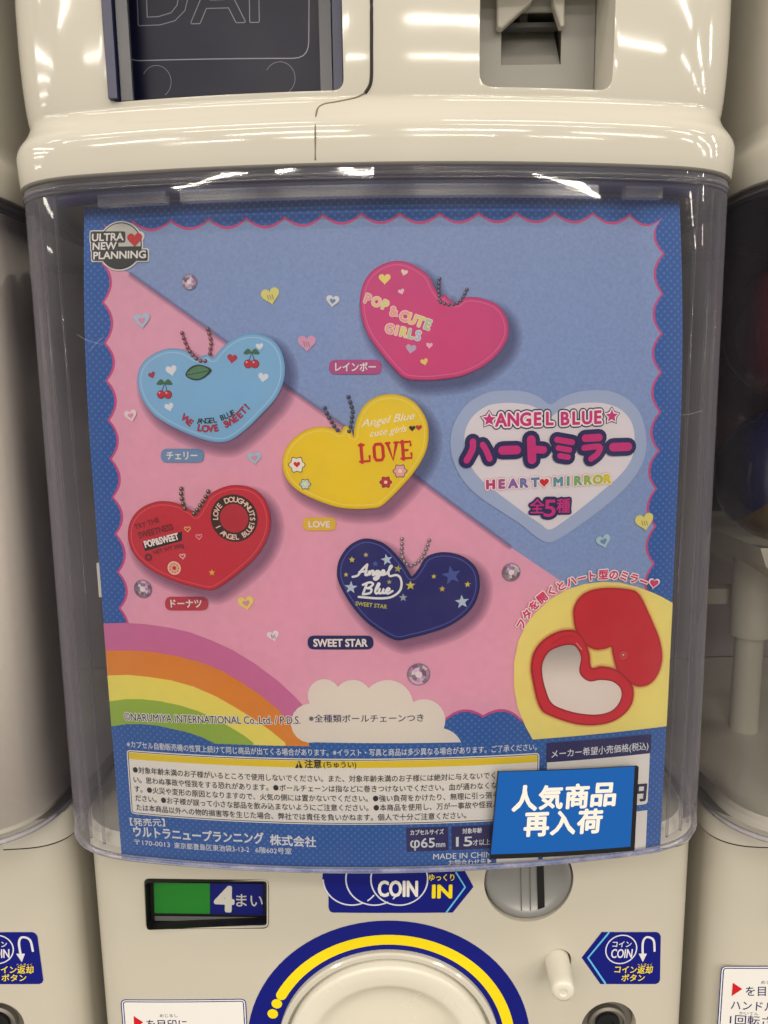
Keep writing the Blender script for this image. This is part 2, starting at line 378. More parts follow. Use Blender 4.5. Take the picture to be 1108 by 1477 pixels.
def bevel(bm, w, seg=3, ang=30):
    ed = [e for e in bm.edges if len(e.link_faces) == 2 and e.calc_face_angle(0) > math.radians(ang)]
    bmesh.ops.bevel(bm, geom=ed, offset=w, segments=seg, profile=0.5, affect='EDGES', clamp_overlap=True); return bm
def rbox(x0, x1, y0, y1, z0, z1, w, seg=3): return bevel(box(bmesh.new(), x0, x1, y0, y1, z0, z1), w, seg)
def prism(loop, y0, y1, w=0.0, seg=2):
    """a flat outline in (x, z) given thickness from y0 (front) to y1"""
    bm = bmesh.new(); a = [bm.verts.new((p.x, y0, p.y)) for p in loop]; b = [bm.verts.new((p.x, y1, p.y)) for p in loop]; n = len(a)
    bm.faces.new(a); bm.faces.new(b[::-1])
    for i in range(n): bm.faces.new((a[i], b[i], b[(i + 1) % n], a[(i + 1) % n]))
    bmesh.ops.recalc_face_normals(bm, faces=bm.faces)
    if w: bevel(bm, w, seg, 50)
    return bm
def lathe(profile, c, n=64, ax='y'):
    """profile of (r, depth) turned about an axis along y through c"""
    bm = bmesh.new(); rows = []
    for r, d in profile:
        if r < 1e-6: rows.append([bm.verts.new((c.x, c.y + d, c.z))])
        else: rows.append([bm.verts.new((c.x + r * math.cos(2 * PI * i / n), c.y + d, c.z + r * math.sin(2 * PI * i / n))) for i in range(n)])
    for a, b in zip(rows, rows[1:]):
        for i in range(n):
            j = (i + 1) % n
            q = [a[i] if len(a) > 1 else a[0], a[j] if len(a) > 1 else None, b[j] if len(b) > 1 else b[0], b[i] if len(b) > 1 else None]
            q = [v for v in q if v is not None]
            if len(q) > 2: bm.faces.new(q)
    bmesh.ops.recalc_face_normals(bm, faces=bm.faces); return bm
def tube(pts, r, n=8, cyc=False):
    bm = bmesh.new(); rows = []; N = len(pts)
    for i, p in enumerate(pts):
        t = ((pts[(i + 1) % N] - pts[i - 1]) if cyc else (pts[min(i + 1, N - 1)] - pts[max(i - 1, 0)])).normalized()
        a = t.cross(Vector((0, 0, 1)));
        if a.length < 1e-4: a = t.cross(Vector((0, 1, 0)))
        a.normalize(); b = t.cross(a)
        rows.append([bm.verts.new(p + a * r * math.cos(2 * PI * k / n) + b * r * math.sin(2 * PI * k / n)) for k in range(n)])
    for i in range(N if cyc else N - 1):
        a, b = rows[i], rows[(i + 1) % N]
        for k in range(n): bm.faces.new((a[k], a[(k + 1) % n], b[(k + 1) % n], b[k]))
    if not cyc: bm.faces.new(rows[0][::-1]); bm.faces.new(rows[-1])
    bmesh.ops.recalc_face_normals(bm, faces=bm.faces); return bm
def strip(ds, z0, z1, n0=None, **kw):
    """a thin open wall following the plan outline: [outer, inner] offsets"""
    bm = bmesh.new(); o = outline(ds[0], **kw); i_ = outline(ds[1], **kw); n = len(o)
    rows = [[bm.verts.new((p.x, p.y, z)) for p in q] for q, z in ((o, z0), (o, z1), (i_, z1), (i_, z0))]
    for a, b in zip(rows, rows[1:] + rows[:1]):
        for k in range(n - 1): bm.faces.new((a[k], a[k + 1], b[k + 1], b[k]))
    for k in (0, n - 1): bm.faces.new([r[k] for r in rows])
    bmesh.ops.recalc_face_normals(bm, faces=bm.faces); return bm
def boolean(o, cutter_bm, op='DIFFERENCE'):
    c = bpy.data.objects.new('cutter', bpy.data.meshes.new('cutter')); cutter_bm.to_mesh(c.data); cutter_bm.free(); COL.objects.link(c); c.parent = o.parent
    if o.parent: c.location = -Vector(o.parent.location)
    md = o.modifiers.new('b', 'BOOLEAN'); md.operation = op; md.solver = 'EXACT'; md.object = c
    bpy.context.view_layer.update(); me = bpy.data.meshes.new_from_object(o.evaluated_get(bpy.context.evaluated_depsgraph_get()))
    o.modifiers.clear(); old = o.data; nm = old.name; o.data = me; bpy.data.objects.remove(c); bpy.data.meshes.remove(old); me.name = nm
def apply_bevel(o, w, seg, ang, weighted=True):
    md = o.modifiers.new('b', 'BEVEL'); md.width = w; md.segments = seg; md.limit_method = 'ANGLE'; md.angle_limit = math.radians(ang); md.harden_normals = False
    bpy.context.view_layer.update(); me = bpy.data.meshes.new_from_object(o.evaluated_get(bpy.context.evaluated_depsgraph_get())); o.modifiers.clear(); old = o.data; nm = old.name; o.data = me; bpy.data.meshes.remove(old); me.name = nm
    me.polygons.foreach_set('use_smooth', [True] * len(me.polygons)); me.set_sharp_from_angle(angle=math.radians(45))
    if not weighted: return
    md = o.modifiers.new('w', 'WEIGHTED_NORMAL'); md.keep_sharp = True; md.weight = 100
    bpy.context.view_layer.update(); m2 = bpy.data.meshes.new_from_object(o.evaluated_get(bpy.context.evaluated_depsgraph_get())); o.modifiers.clear(); o.data = m2; bpy.data.meshes.remove(me); m2.name = nm
def copy_tree(o, parent=None):
    c = o.copy(); COL.objects.link(c); c.parent = parent
    for ch in list(o.children): copy_tree(ch, c)
    return c

# ================================================================== SETTING
wall = obj('back_wall', box(bmesh.new(), -2.5, 2.5, 0.34, 0.36, -H, 1.0), M_WALL); wall['kind'] = 'structure'

# ================================================================== LOWER MACHINE
Z_TOP = P(554, 238, CASE_Y).z                          # top and bottom of the clear case
Z_BOT = P(554, 1261, CASE_Y).z
PITCH_X = 0.302
GM = 'capsule machines in the lower row'
mach = thing('capsule_machine', 'ivory capsule toy machine in the middle, showing the blue and pink poster', 'capsule machine', (0, 0.1, Z_BOT - 0.33), GM)
# clear display case
TAPER = -0.0017
bm = loft([(Z_BOT + 0.0027, 0.0), (Z_TOP, TAPER)], cap=False, closed=False)
case = obj('clear_case', bm, M_CASE, mach, True, 'clear plastic display case')
bm = loft([(Z_BOT + 0.003, -0.0024), (Z_TOP, TAPER - 0.0024)], cap=False, closed=False)
obj('inner_wall', bm, M_SHEET, case, True)
o3 = outline(-0.0010)
obj('bottom_edge', tube([Vector((p.x, p.y, Z_BOT + 0.0012)) for p in o3], 0.0013, 10), M_LIPEDGE, case, True)
for px_y, r in ((248, 0.0012), (254, 0.0009)):
    zz = P(554, px_y, CASE_Y).z
    obj('rim_rib', tube([Vector((p.x, p.y, zz)) for p in outline(TAPER - 0.0004)], r, 8), M_RIB, case, True)
# clear tubes added in the rounded corners to catch bright lamp streaks
_o = [p for p in outline(-0.0034)]
for i, p in enumerate(_o):
    if 0.121 < abs(p.x - X0) < 0.146 and p.y < 0.05 and i % 2 == 0:
        obj('added_streak_rib', tube([Vector((p.x, p.y, Z_BOT + 0.004)), Vector((p.x, p.y + 0.0008, 0)), Vector((p.x, p.y + 0.0017, Z_TOP - 0.004))], 0.0007, 8), M_RIB, case, True)
# clear rails that hold the poster
def rail(xa, xb, pya, pyb):
    za, zb = P(554, pya, -0.002).z, P(554, pyb, -0.002).z; pts = []; n = 16; bm = bmesh.new(); rows = []
    for i in range(n + 1):
        u = xa + (xb - xa) * i / n; rows.append([bm.verts.new(CASE.at(u, z, o)) for z, o in ((zb, -0.0026), (zb, -0.0062), (za, -0.0062), (za, -0.0026))])
    for a, b in zip(rows, rows[1:]):
        for k in range(4): bm.faces.new((a[k], a[(k + 1) % 4], b[(k + 1) % 4], b[k]))
    bm.faces.new(rows[0]); bm.faces.new(rows[-1][::-1]); bmesh.ops.recalc_face_normals(bm, faces=bm.faces)
    return obj('poster_rail', bm, M_RIB, case)
for a, b in ((255, 868), (134, 234), (908, 962)): rail(CASE.uv(a, 270).x, CASE.uv(b, 270).x, 265, 282)
# navy collar at the top of the case and what closes the case below and behind
obj('navy_collar', strip((-0.0095, -0.0110), P(554, 284, 0.012).z, Z_TOP - 0.0005, yb=0.20), M_NAVY, mach, True)
obj('case_floor', loft([(Z_BOT + 0.002, -0.006), (Z_BOT + 0.006, -0.006), (Z_BOT + 0.008, -0.008)], yb=0.23), M_TRAY, mach, True, sharp=40)
obj('case_back', box(bmesh.new(), -0.150, 0.150, 0.224, 0.230, Z_BOT + 0.009, Z_TOP), M_TAUPE, mach)
# body below
BK = dict(hw=0.1468, R=1.6, yf=PANEL_Y, xc=0.128, yc=0.050, xs=0.0)
zb = Z_BOT - 0.0008
bm = loft(dense([(Z_BOT - 0.33, 0), (Z_BOT - 0.13, 0), (zb - 0.004, 0), (zb - 0.001, -0.001), (zb, -0.003)]), n=40, **BK)
body = obj('body', bm, M_WHITE_SATIN, mach, True, sharp=40)
for s in (-1, 1):                                       # corner brackets between case and body
    b2 = bmesh.new(); pts = [p for p in outline(0.0012, **BK) if p.x * s > 0.118]; q = [p for p in outline(-0.004, **BK) if p.x * s > 0.118]; n = min(len(pts), len(q)); pts, q = pts[:n], q[:n]
    zl = zb - 0.013; rows = [[b2.verts.new((p.x, p.y, z)) for p in l] for l, z in ((pts, zl), (pts, zb + 0.0005), (q, zb + 0.0005), (q, zl))]
    for a, b in zip(rows, rows[1:] + rows[:1]):
        for k in range(n - 1): b2.faces.new((a[k], a[k + 1], b[k + 1], b[k]))
    for k in (0, n - 1): b2.faces.new([r[k] for r in rows])
    bmesh.ops.recalc_face_normals(b2, faces=b2.faces)
    br = obj('corner_bracket', b2, M_WHITE, mach, True, sharp=40)
    obj('seam', tube([Vector((p.x, p.y, zl - 0.0004)) for p in outline(0.0, **BK) if p.x * s > 0.118], 0.0008, 6), M_SEAM, br, True)
# holes in the body front
cd_loop = rrect(*PANEL.px([(211, 1269), (385, 1271), (385, 1336), (214, 1337)]), 0.0018)
LY = PY(cd_loop[0] * 0.5 + cd_loop[12] * 0.5)
boolean(body, prism([Vector((p.x, p.y)) for p in cd_loop], 0.001, LY + 0.010))
slot_c = PANEL.uv(763, 1271); slot_r = (PANEL.uv(827, 1290) - PANEL.uv(699, 1290)).length / 2
boolean(body, lathe([(0, -0.02), (slot_r, -0.02), (slot_r, 0.006), (0, 0.006)], Vector((slot_c.x, PY(slot_c) + 0.0004, slot_c.y))))
peg_c = PANEL.uv(805, 1386); peg_r = (PANEL.uv(824, 1386) - PANEL.uv(786, 1386)).length / 2
boolean(body, lathe([(0, -0.02), (peg_r, -0.02), (peg_r, 0.010), (0, 0.010)], Vector((peg_c.x, PY(peg_c) + 0.0004, peg_c.y)), 40))
lock_c = PANEL.uv(878, 1481); lock_r = (PANEL.uv(922, 1472) - PANEL.uv(834, 1472)).length / 2
boolean(body, lathe([(0, -0.02), (lock_r, -0.02), (lock_r * 0.86, 0.006), (0, 0.006)], Vector((lock_c.x, PY(lock_c) + 0.0004, lock_c.y))))
apply_bevel(body, 0.0012, 2, 50)
# coin counter window
fr = obj('coin_display', prism([Vector((p.x, p.y)) for p in inset(cd_loop, 0.0003)], LY + 0.0055, LY + 0.0095), M_BLACK, mach)
ws = Surf(50, LY + 0.0050)
pr = Print(ws); pr.poly(rrect(*ws.px([(222, 1273), (303, 1274), (303, 1318), (223, 1317)]), 0.0004), M_GREEN, 1); pr.done('green_window', fr)
pr = Print(ws); pr.poly(rrect(*ws.px([(303.5, 1274), (380, 1275), (380, 1320), (303.5, 1318)]), 0.0004), ink(14, 22, 104), 1); pr.done('blue_window', fr)
pr = Print(ws); pr.tpx('4', (311, 1313), (336, 1314), 36, ink(190, 188, 182), 3, 0.05); pr.tpx('まい', (341, 1308), (379, 1309), 19, ink(178, 176, 170), 3, 0.01); pr.done('lettering', fr)
pr = Print(ws); pr.poly(ws.px([(223, 1321), (380, 1323), (380, 1329), (224, 1328)]), M_GREY_D, 1); pr.done('sill', fr)
lw_ = bmesh.new(); q = inset(cd_loop, 0.00015); a = [lw_.verts.new((p.x, LY - 0.0004, p.y)) for p in q]; b = [lw_.verts.new((p.x, LY + 0.0080, p.y)) for p in q]
q = inset(cd_loop, -0.0009); c = [lw_.verts.new((p.x, PY(p) - 0.00035, p.y)) for p in q]; n = len(a)
for i in range(n): lw_.faces.new((a[i], a[(i + 1) % n], b[(i + 1) % n], b[i])); lw_.faces.new((c[i], c[(i + 1) % n], a[(i + 1) % n], a[i]))
bmesh.ops.recalc_face_normals(lw_, faces=lw_.faces); obj('recess_wall', lw_, M_BLACK, fr)
# coin slot
c3 = Vector((slot_c.x, PY(slot_c) + 0.0004, slot_c.y))
sl = obj('coin_slot', lathe([(slot_r * 0.985, 0.0058), (slot_r * 0.97, 0.0012), (slot_r * 0.88, -0.0002), (slot_r * 0.80, 0.0022), (slot_r * 0.3, 0.0024), (0, 0.0024)], c3), M_SLOT, mach, True)
sy = PY(slot_c) + 0.0021; ssf = Surf(50, sy)
pr = Print(ssf); a = ssf.px([(774, 1232), (784, 1232), (786, 1316), (776, 1318)]); pr.poly(rrect(*a, 0.0006), M_BLACK, 1); pr.done('slot', sl)
pr = Print(ssf); a = rrect(*ssf.px([(750, 1232), (765, 1232), (766, 1320), (752, 1320)]), 0.0005); pr.loopline(a, 0.0004, M_GREY_D, 1); pr.done('coin_outline', sl)
# return peg
tip = P(813, 1432, PY(peg_c) - 0.020); rootp = Vector((peg_c.x, PY(peg_c) + 0.008, peg_c.y)); d = (tip - rootp); L = d.length; d.normalize()
pg = bmesh.new(); a = d.cross(Vector((0, 0, 1))).normalized(); b_ = d.cross(a); rows = []
for t, r in ((0, 0.0062), (L * 0.82, 0.0054), (L * 0.95, 0.0052), (L * 0.985, 0.0046), (L, 0.0034), (L, 0.0020), (L - 0.0006, 0.0016)):
    rows.append([pg.verts.new(rootp + d * t + a * r * math.cos(2 * PI * i / 28) + b_ * r * math.sin(2 * PI * i / 28)) for i in range(28)])
for q, w in zip(rows, rows[1:]):
    for i in range(28): pg.faces.new((q[i], q[(i + 1) % 28], w[(i + 1) % 28], w[i]))
pg.faces.new(rows[-1]); bmesh.ops.recalc_face_normals(pg, faces=pg.faces)
obj('return_button', pg, M_KNOB, mach, True, sharp=40)
# lock
c3 = Vector((lock_c.x, PY(lock_c) + 0.0004, lock_c.y))
lk = obj('lock', lathe([(lock_r * 0.86, 0.0055), (lock_r * 0.80, 0.0040), (lock_r * 0.62, 0.0036), (lock_r * 0.60, 0.0012), (lock_r * 0.52, 0.0006), (lock_r * 0.50, 0.0020), (0, 0.0020)], c3), M_STEEL, mach, True, sharp=40)
obj('key_cylinder', lathe([(lock_r * 0.40, 0.0021), (lock_r * 0.38, 0.0006), (lock_r * 0.20, 0.0006), (lock_r * 0.18, 0.0016), (0, 0.0016)], c3, 40), M_BLACK, lk, True, sharp=40)
# dial
dc = PANEL.uv(561, 1512); DR = (PANEL.uv(562, 1327.5) - dc).length
def R_at(py): return (PANEL.uv(561.5, py) - dc).length
M_BLUE = ink(8, 18, 118); M_YEL = ink(236, 212, 20); M_LB = ink(96, 186, 232)
pr = Print(PANEL, 0.0001); pr.band(ring(dc, DR, R_at(1369), 96), M_BLUE, 1); dial = pr.done('dial_sticker', mach)
pr = Print(PANEL, 0.0001); ra, rb = R_at(1348), R_at(1362); rm = (ra + rb) / 2
a_end = math.radians(150.5); pts = [dc + rm * Vector((math.cos(a), math.sin(a))) for a in [a_end - (a_end - math.radians(-60)) * i / 70 for i in range(71)]]
pr.poly(stroke(pts, (ra - rb) / 2), M_YEL, 3)
for a in (155.5, 161.3): pr.poly(circle(dc + rm * Vector((math.cos(math.radians(a)), math.sin(math.radians(a)))), (ra - rb) / 2), M_YEL, 3)
pr.done('yellow_arc', dial)
dc3 = Vector((dc.x, PANEL_Y, dc.y)); r1 = R_at(1369)
obj('dial_rim', lathe([(r1, 0.004), (r1, -0.0022), (r1 - 0.0008, -0.0030), (r1 - 0.0026, -0.0030), (r1 - 0.0032, -0.0022), (r1 - 0.0034, 0.006)], dc3, 96), M_WHITE, mach, True, sharp=40)
r2 = r1 - 0.0046
kn = obj('knob', lathe([(r2, 0.006), (r2, -0.0045), (r2 - 0.0008, -0.0056), (r2 - 0.002, -0.0060), (r2 - 0.009, -0.0060), (r2 - 0.0115, -0.0050), (r2 - 0.0145, -0.0015), (r2 - 0.020, 0.0000), (0, 0.0000)], dc3, 96), M_KNOB, mach, True)
hb = rbox(dc.x - r2 * 0.86, dc.x + r2 * 0.86, PANEL_Y - 0.026, PANEL_Y + 0.002, dc.y - 0.012, dc.y + 0.012, 0.006, 4)
obj('grip', hb, M_KNOB, kn, True)
# stickers on the body
st = Print(PANEL, 0.00012)
arr = PANEL.px([(478, 1240), (660, 1240), (683, 1278), (653, 1316)]) + rrect(*PANEL.px([(640, 1316), (640, 1300), (475, 1300), (475, 1316)]), 0.0001)[-1:] + PANEL.px([(479, 1316), (475, 1313), (474, 1302)])
st.poly(PANEL.px([(478, 1236), (660, 1236), (683, 1279), (653, 1316), (480, 1316), (476, 1314), (474, 1309), (474, 1290)]), M_BLUE, 1)
ccs = [PANEL.uv(x, 1268) for x in (507, 540, 576)]; cr = (PANEL.uv(618, 1268) - PANEL.uv(534, 1268)).length / 2
st.poly(circle(ccs[0], cr * 1.0, 40), M_BLUE, 2)
coin = st.done('coin_sticker', mach)
st = Print(PANEL, 0.00012)
for i, c in enumerate(ccs):
    if i: st.poly(circle(c, cr - 0.0002, 40), M_BLUE, 3 + i)
    st.band(ring(c, cr, cr - 0.0007, 48, math.radians(-205 if i else -180), math.radians(25 if i == 2 else -38)), ink(205, 208, 222), 4 + i)
st.tpx('COIN', (546, 1292), (602, 1292), 23, ink(222, 220, 214), 8, 0.035)
st.tpx('ゆっくり', (619, 1270), (655, 1270), 10, M_YEL, 8, 0.02); st.tpx('IN', (624, 1294), (651, 1294), 19, M_YEL, 8, 0.05)
st.line(PANEL.px([(658, 1258), (671, 1279), (644, 1315)]), 0.0004, M_LB, 8); st.done('lettering', coin)
def return_sticker():
    st = Print(PANEL, 0.00012)
    base = PANEL.px([(868, 1344), (947, 1344), (951, 1346), (953, 1350), (952, 1413), (950, 1417), (946, 1419), (866, 1419), (839, 1381)])
    st.poly(base, M_BLUE, 1); o = st.done('coin_return_sticker', mach)
    st = Print(PANEL, 0.00012); w_ = ink(214, 214, 222)
    st.line(PANEL.px([(878, 1345), (848, 1381), (873, 1418)]), 0.00045, M_LB, 3)
    c = PANEL.uv(896, 1369); r = (PANEL.uv(919, 1369) - PANEL.uv(873, 1369)).length / 2; st.band(ring(c, r, r - 0.0006, 40), w_, 3)
    st.tpx('コイン', (883, 1366), (910, 1366), 9, w_, 3, 0.02); st.tpx('COIN', (881, 1381), (911, 1381), 13, w_, 3, 0.02)
    st.line(smooth_loop(PANEL.px([(927, 1376), (927, 1360), (931, 1352), (938, 1352), (943, 1357), (944, 1371)]), 5, False), 0.00055, w_, 3)
    st.poly(PANEL.px([(921, 1375), (933, 1375), (927, 1387)]), w_, 4)
    st.tpx('コイン返却', (886, 1403), (940, 1404), 10.5, M_YEL, 3, 0.02); st.tpx('ボタン', (896, 1415), (929, 1415), 10, M_YEL, 3, 0.02); st.tpx('へんきゃく', (919, 1393), (940, 1393), 4, M_YEL, 3)
    st.done('lettering', o)
return_sticker()
st = Print(PANEL, 0.00012); a, b = PANEL.uv(174, 1441), PANEL.uv(355, 1440)
q = [a, b, Vector((b.x, a.y - 0.055)), Vector((a.x, a.y - 0.055))]; loop = rrect(*q, 0.003)
st.poly(loop, ink(226, 224, 222), 1); ins = st.done('instruction_sticker', mach)
st = Print(PANEL, 0.00012); st.loopline(loop, 0.0005, ink(24, 40, 120), 2); st.loopline(inset(loop, 0.0011), 0.0005, ink(24, 40, 120), 2); st.done('border', ins)
st = Print(PANEL, 0.00012); nv = ink(44, 48, 96)
st.poly(PANEL.px([(193, 1465), (207, 1474), (194, 1484)]), ink(196, 26, 34), 3)
st.tpx('を目印に', (213, 1484), (271, 1484), 13.5, nv, 3, 0.01); st.tpx('めじるし', (231, 1467), (257, 1467), 5, nv, 3)
A = PANEL.uv(193, 1471); px = (PANEL.uv(293, 1471) - A).length / 100
st.text('ハンドルを右に', A + Vector((0, -36 * px)), A + Vector((104 * px, -36 * px)), 15 * px, nv, 3, 0.01)
st.text('かいてん', A + Vector((12 * px, -43 * px)), A + Vector((38 * px, -43 * px)), 5 * px, nv, 3)
st.text('1回転させる', A + Vector((0, -59 * px)), A + Vector((92 * px, -59 * px)), 15 * px, nv, 3, 0.01)
st.done('lettering', ins)

# ================================================================== UPPER MACHINE
GU = 'capsule machines in the upper row'
ZL = Z_TOP + 0.0008
upper = thing('upper_capsule_machine', 'ivory base of the upper machine with a dark navy flap, directly above the poster', 'capsule machine', (0, 0.1, ZL), GU)
def zp(py): return P(554, py, CASE_Y).z
prof = [(ZL, -0.0016), (ZL + 0.0006, -0.0006), (zp(215), -0.0002), (zp(182), 0.0001), (zp(174), -0.0003), (zp(166), -0.0012), (zp(159), -0.0024), (zp(151), -0.0038), (zp(143), -0.0048), (zp(137), -0.0054), (zp(132), -0.0058), (zp(128), -0.00585), (zp(124), -0.0057), (zp(116), -0.0054), (zp(100), -0.0050), (zp(80), -0.00465), (zp(60), -0.0044), (zp(30), -0.0042), (zp(0), -0.0041), (zp(-60), -0.0042), (zp(-120), -0.0046), (zp(-121) + 0.30, -0.0046)]
ub = obj('body', loft(dense(prof), n=40), M_WHITE, upper, True)
fy = CASE_Y + 0.0050
def cut_box(l, r, bot, depth, rad, yref):
    a, b = P(l, bot, yref), P(r, bot, yref); z1 = zp(-100)
    lp = rrect(Vector((a.x, z1)), Vector((b.x, z1)), Vector((b.x, a.z)), Vector((a.x, a.z)), rad)
    return prism(lp, -0.05, yref + depth), (a.x, b.x, a.z)
cb, FLAP = cut_box(151, 497, 141, 0.035, 0.004, fy + 0.004); boolean(ub, cb)
cb, REC = cut_box(690, 886, 129, 0.029, 0.005, fy + 0.004); boolean(ub, cb)
apply_bevel(ub, 0.0016, 3, 50, False)
# smoked flap over the capsule outlet
x0, x1, z0 = FLAP; FS = Surf(0.9, fy + 0.0115)
fl = bmesh.new(); rows = []; nz = 10; nx = 24
for j in range(nz + 1):
    z = z0 + 0.0006 + (zp(-98) - z0) * j / nz
    rows.append([fl.verts.new(FS.at(x0 + 0.0045 + (x1 - x0 - 0.009) * i / nx, z)) for i in range(nx + 1)])
for a, b in zip(rows, rows[1:]):
    for i in range(nx): fl.faces.new((a[i], a[i + 1], b[i + 1], b[i]))
flap = obj('flap', fl, M_FLAP, upper, True, 'dark smoked navy outlet flap')
for xa, xb in ((x0 + 0.0006, x0 + 0.0040), (x1 - 0.0040, x1 - 0.0006)):
    obj('flap_edge', rbox(xa, xb, fy + 0.006, fy + 0.03, z0 + 0.0006, zp(-98), 0.0006, 2), M_EDGE, flap)
for xa, xb in ((x0 + 0.0046, x0 + 0.0090), (x1 - 0.0090, x1 - 0.0046)):
    obj('flap_flange', rbox(xa, xb, fy + 0.0085, fy + 0.0105, z0 + 0.0006, zp(-98), 0.0008, 2), M_FLANGE, flap)
pr = Print(FS, 0.00004)
a = FS.px([(170, -60), (447, -60), (446, 85), (180, 89)]); lp = rrect(*a, 0.006); pr.loopline(lp, 0.00035, M_EMB, 1); pr.done('embossed_frame', flap)
pr = Print(FS, 0.00004)
def outline_text(t, a, b, h):
    A, B = FS.uv(*a), FS.uv(*b); hh = (FS.uv(a[0], a[1] - h) - A).length; pr.text(t, A, B, hh, M_EMB, 1, 0.022); pr.text(t, A, B, hh, M_FLAP, 4, 0.008)
A, B = FS.uv(60, 36), FS.uv(372, 31); hh = (FS.uv(203, -42) - FS.uv(203, 36)).length
tb0 = pr
outline_text('DAI', (201, 36), (373, 31), 78)
pr.done('embossed_lettering', flap)
for c in ((226, 118), (404, 113)): pr = Print(FS, 0.00004); cc = FS.uv(*c); pr.band(ring(cc, 0.0058, 0.00565, 40, -1.0, 2.6), M_EMB, 1); pr.done('moulding_mark', flap)
# coin-return recess: grey liner, chute and ivory cheeks
x0, x1, z0 = REC; yb = fy + 0.004 + 0.0285
zz = zp(-98)
hole = [P(722, 96, yb), P(808, 96, yb)]; hx0, hx1, hz0 = hole[0].x, hole[1].x, hole[0].z; hz1 = P(722, 20, yb).z
rb = bmesh.new()
for a in ((x0 + 0.0004, hx0, z0 + 0.0004, zz), (hx1, x1 - 0.0004, z0 + 0.0004, zz), (hx0, hx1, z0 + 0.0004, hz0), (hx0, hx1, hz1, zz)): box(rb, a[0], a[1], yb - 0.0012, yb, a[2], a[3])
lin_ = obj('recess_liner', rb, M_GREY, upper)
cb2 = bmesh.new(); v = [cb2.verts.new(p) for p in ((hx0, yb - 0.0002, hz0), (hx1, yb - 0.0002, hz0), (hx1, yb + 0.016, P(722, 38, yb + 0.016).z), (hx0, yb + 0.016, P(722, 38, yb + 0.016).z))]; cb2.faces.new(v)
# cavity behind the liner
boolean(ub, box(bmesh.new(), hx0 - 0.002, hx1 + 0.002, yb - 0.002, yb + 0.06, hz0 - 0.004, zz))
obj('chute', cb2, M_GREY, lin_)
cv = bmesh.new(); box(cv, hx0 - 0.0015, hx1 + 0.0015, yb + 0.030, yb + 0.034, hz0 - 0.003, zz - 0.001); obj('cavity_back', cv, M_BLACK, lin_)
obj('chute_bar', rbox(hx0, hx1, yb + 0.004, yb + 0.008, P(722, 33, yb).z, P(722, 26, yb).z, 0.0006, 2), M_GREY_D, lin_)
yc_ = yb - 0.006
def cheek(pts): return prism([Vector((P(a, b, yc_).x, P(a, b, yc_).z)) for a, b in pts], yc_, yb - 0.0014, 0.0008)
obj('coin_cheek', cheek([(717, -60), (800, -60), (767, 2), (724, 41), (717, 38)]), M_WHITE, lin_)
obj('coin_cheek', cheek([(797, -60), (816, -60), (815, 37), (809, 39), (798, 4)]), M_WHITE, lin_)
obj('coin_lever', rbox(P(757, 0, yb).x, P(768, 0, yb).x, yb + 0.01, yb + 0.02, P(757, 25, yb).z, zz, 0.001, 2), M_GREY, lin_)
# mould seam
US = lambda px, py, d: P(px, py, CASE_Y + d)
def on_front(px, py, off):
    """point on the upper body front at a pixel, using the body profile"""
    z = P(px, py, CASE_Y).z; 
    for _ in range(3):
        d = 0.0
        for (za, da), (zb_, db) in zip(prof, prof[1:]):
            if za <= z <= zb_: d = da + (db - da) * (z - za) / max(1e-9, zb_ - za)
        p = P(px, py, CASE_Y - d); y = CASE_Y - d + 0.606 - math.sqrt(0.606 ** 2 - p.x ** 2); p = P(px, py, y); z = p.z
    return p + Vector((0, -off, 0))
SEAM = [(536, -90), (536, 0), (536, 60), (536, 105), (534, 122), (527, 134), (512, 141), (485, 147), (468, 150), (459, 156), (456, 166), (455, 185), (455, 210), (455, 231)]
seam = smooth_loop([on_front(x, y, -0.0001) for x, y in SEAM[:6]], 4, False); obj('panel_seam', tube(seam, 0.00065, 8), M_SEAM, ub, True)
seam = smooth_loop([on_front(x, y, -0.0001) for x, y in SEAM[5:]], 4, False); obj('panel_seam', tube(seam, 0.00036, 8), M_SEAM_L, ub, True)

# ================================================================== NEIGHBOURS
for (src, dx, label) in ((mach, -PITCH_X, 'ivory capsule machine with a grey lined case, cut off by the left edge'), (mach, PITCH_X, 'ivory capsule machine full of dark capsules, cut off by the right edge'),
                         (upper, -PITCH_X, 'upper machine base showing only its right corner, above the grey lined case'), (upper, PITCH_X, 'upper machine base showing only its left corner, above the case of dark capsules')):
    c = copy_tree(src); c.location.x += dx; c['label'] = label
    if src is mach and dx < 0: left_m = c
    if src is mach and dx > 0: right_m = c
left_m.location.z += 0.004
for m_ in (left_m, right_m):
    for o in list(m_.children_recursive):
        if o.name.startswith('added_streak_rib'): bpy.data.objects.remove(o)
for ch in right_m.children:
    if ch.name.startswith('instruction_sticker'): ch.location += Vector((-0.0075, 0.0, 0.0146))
def shifted(bm, dx): bmesh.ops.translate(bm, verts=bm.verts, vec=(dx, 0, 0)); return bm
obj('inner_liner', shifted(strip((-0.0045, -0.0055), Z_BOT + 0.009, Z_TOP - 0.004, yb=0.21), -PITCH_X), M_GREYSHEET, left_m, True, 'pale grey sheet lining the case')
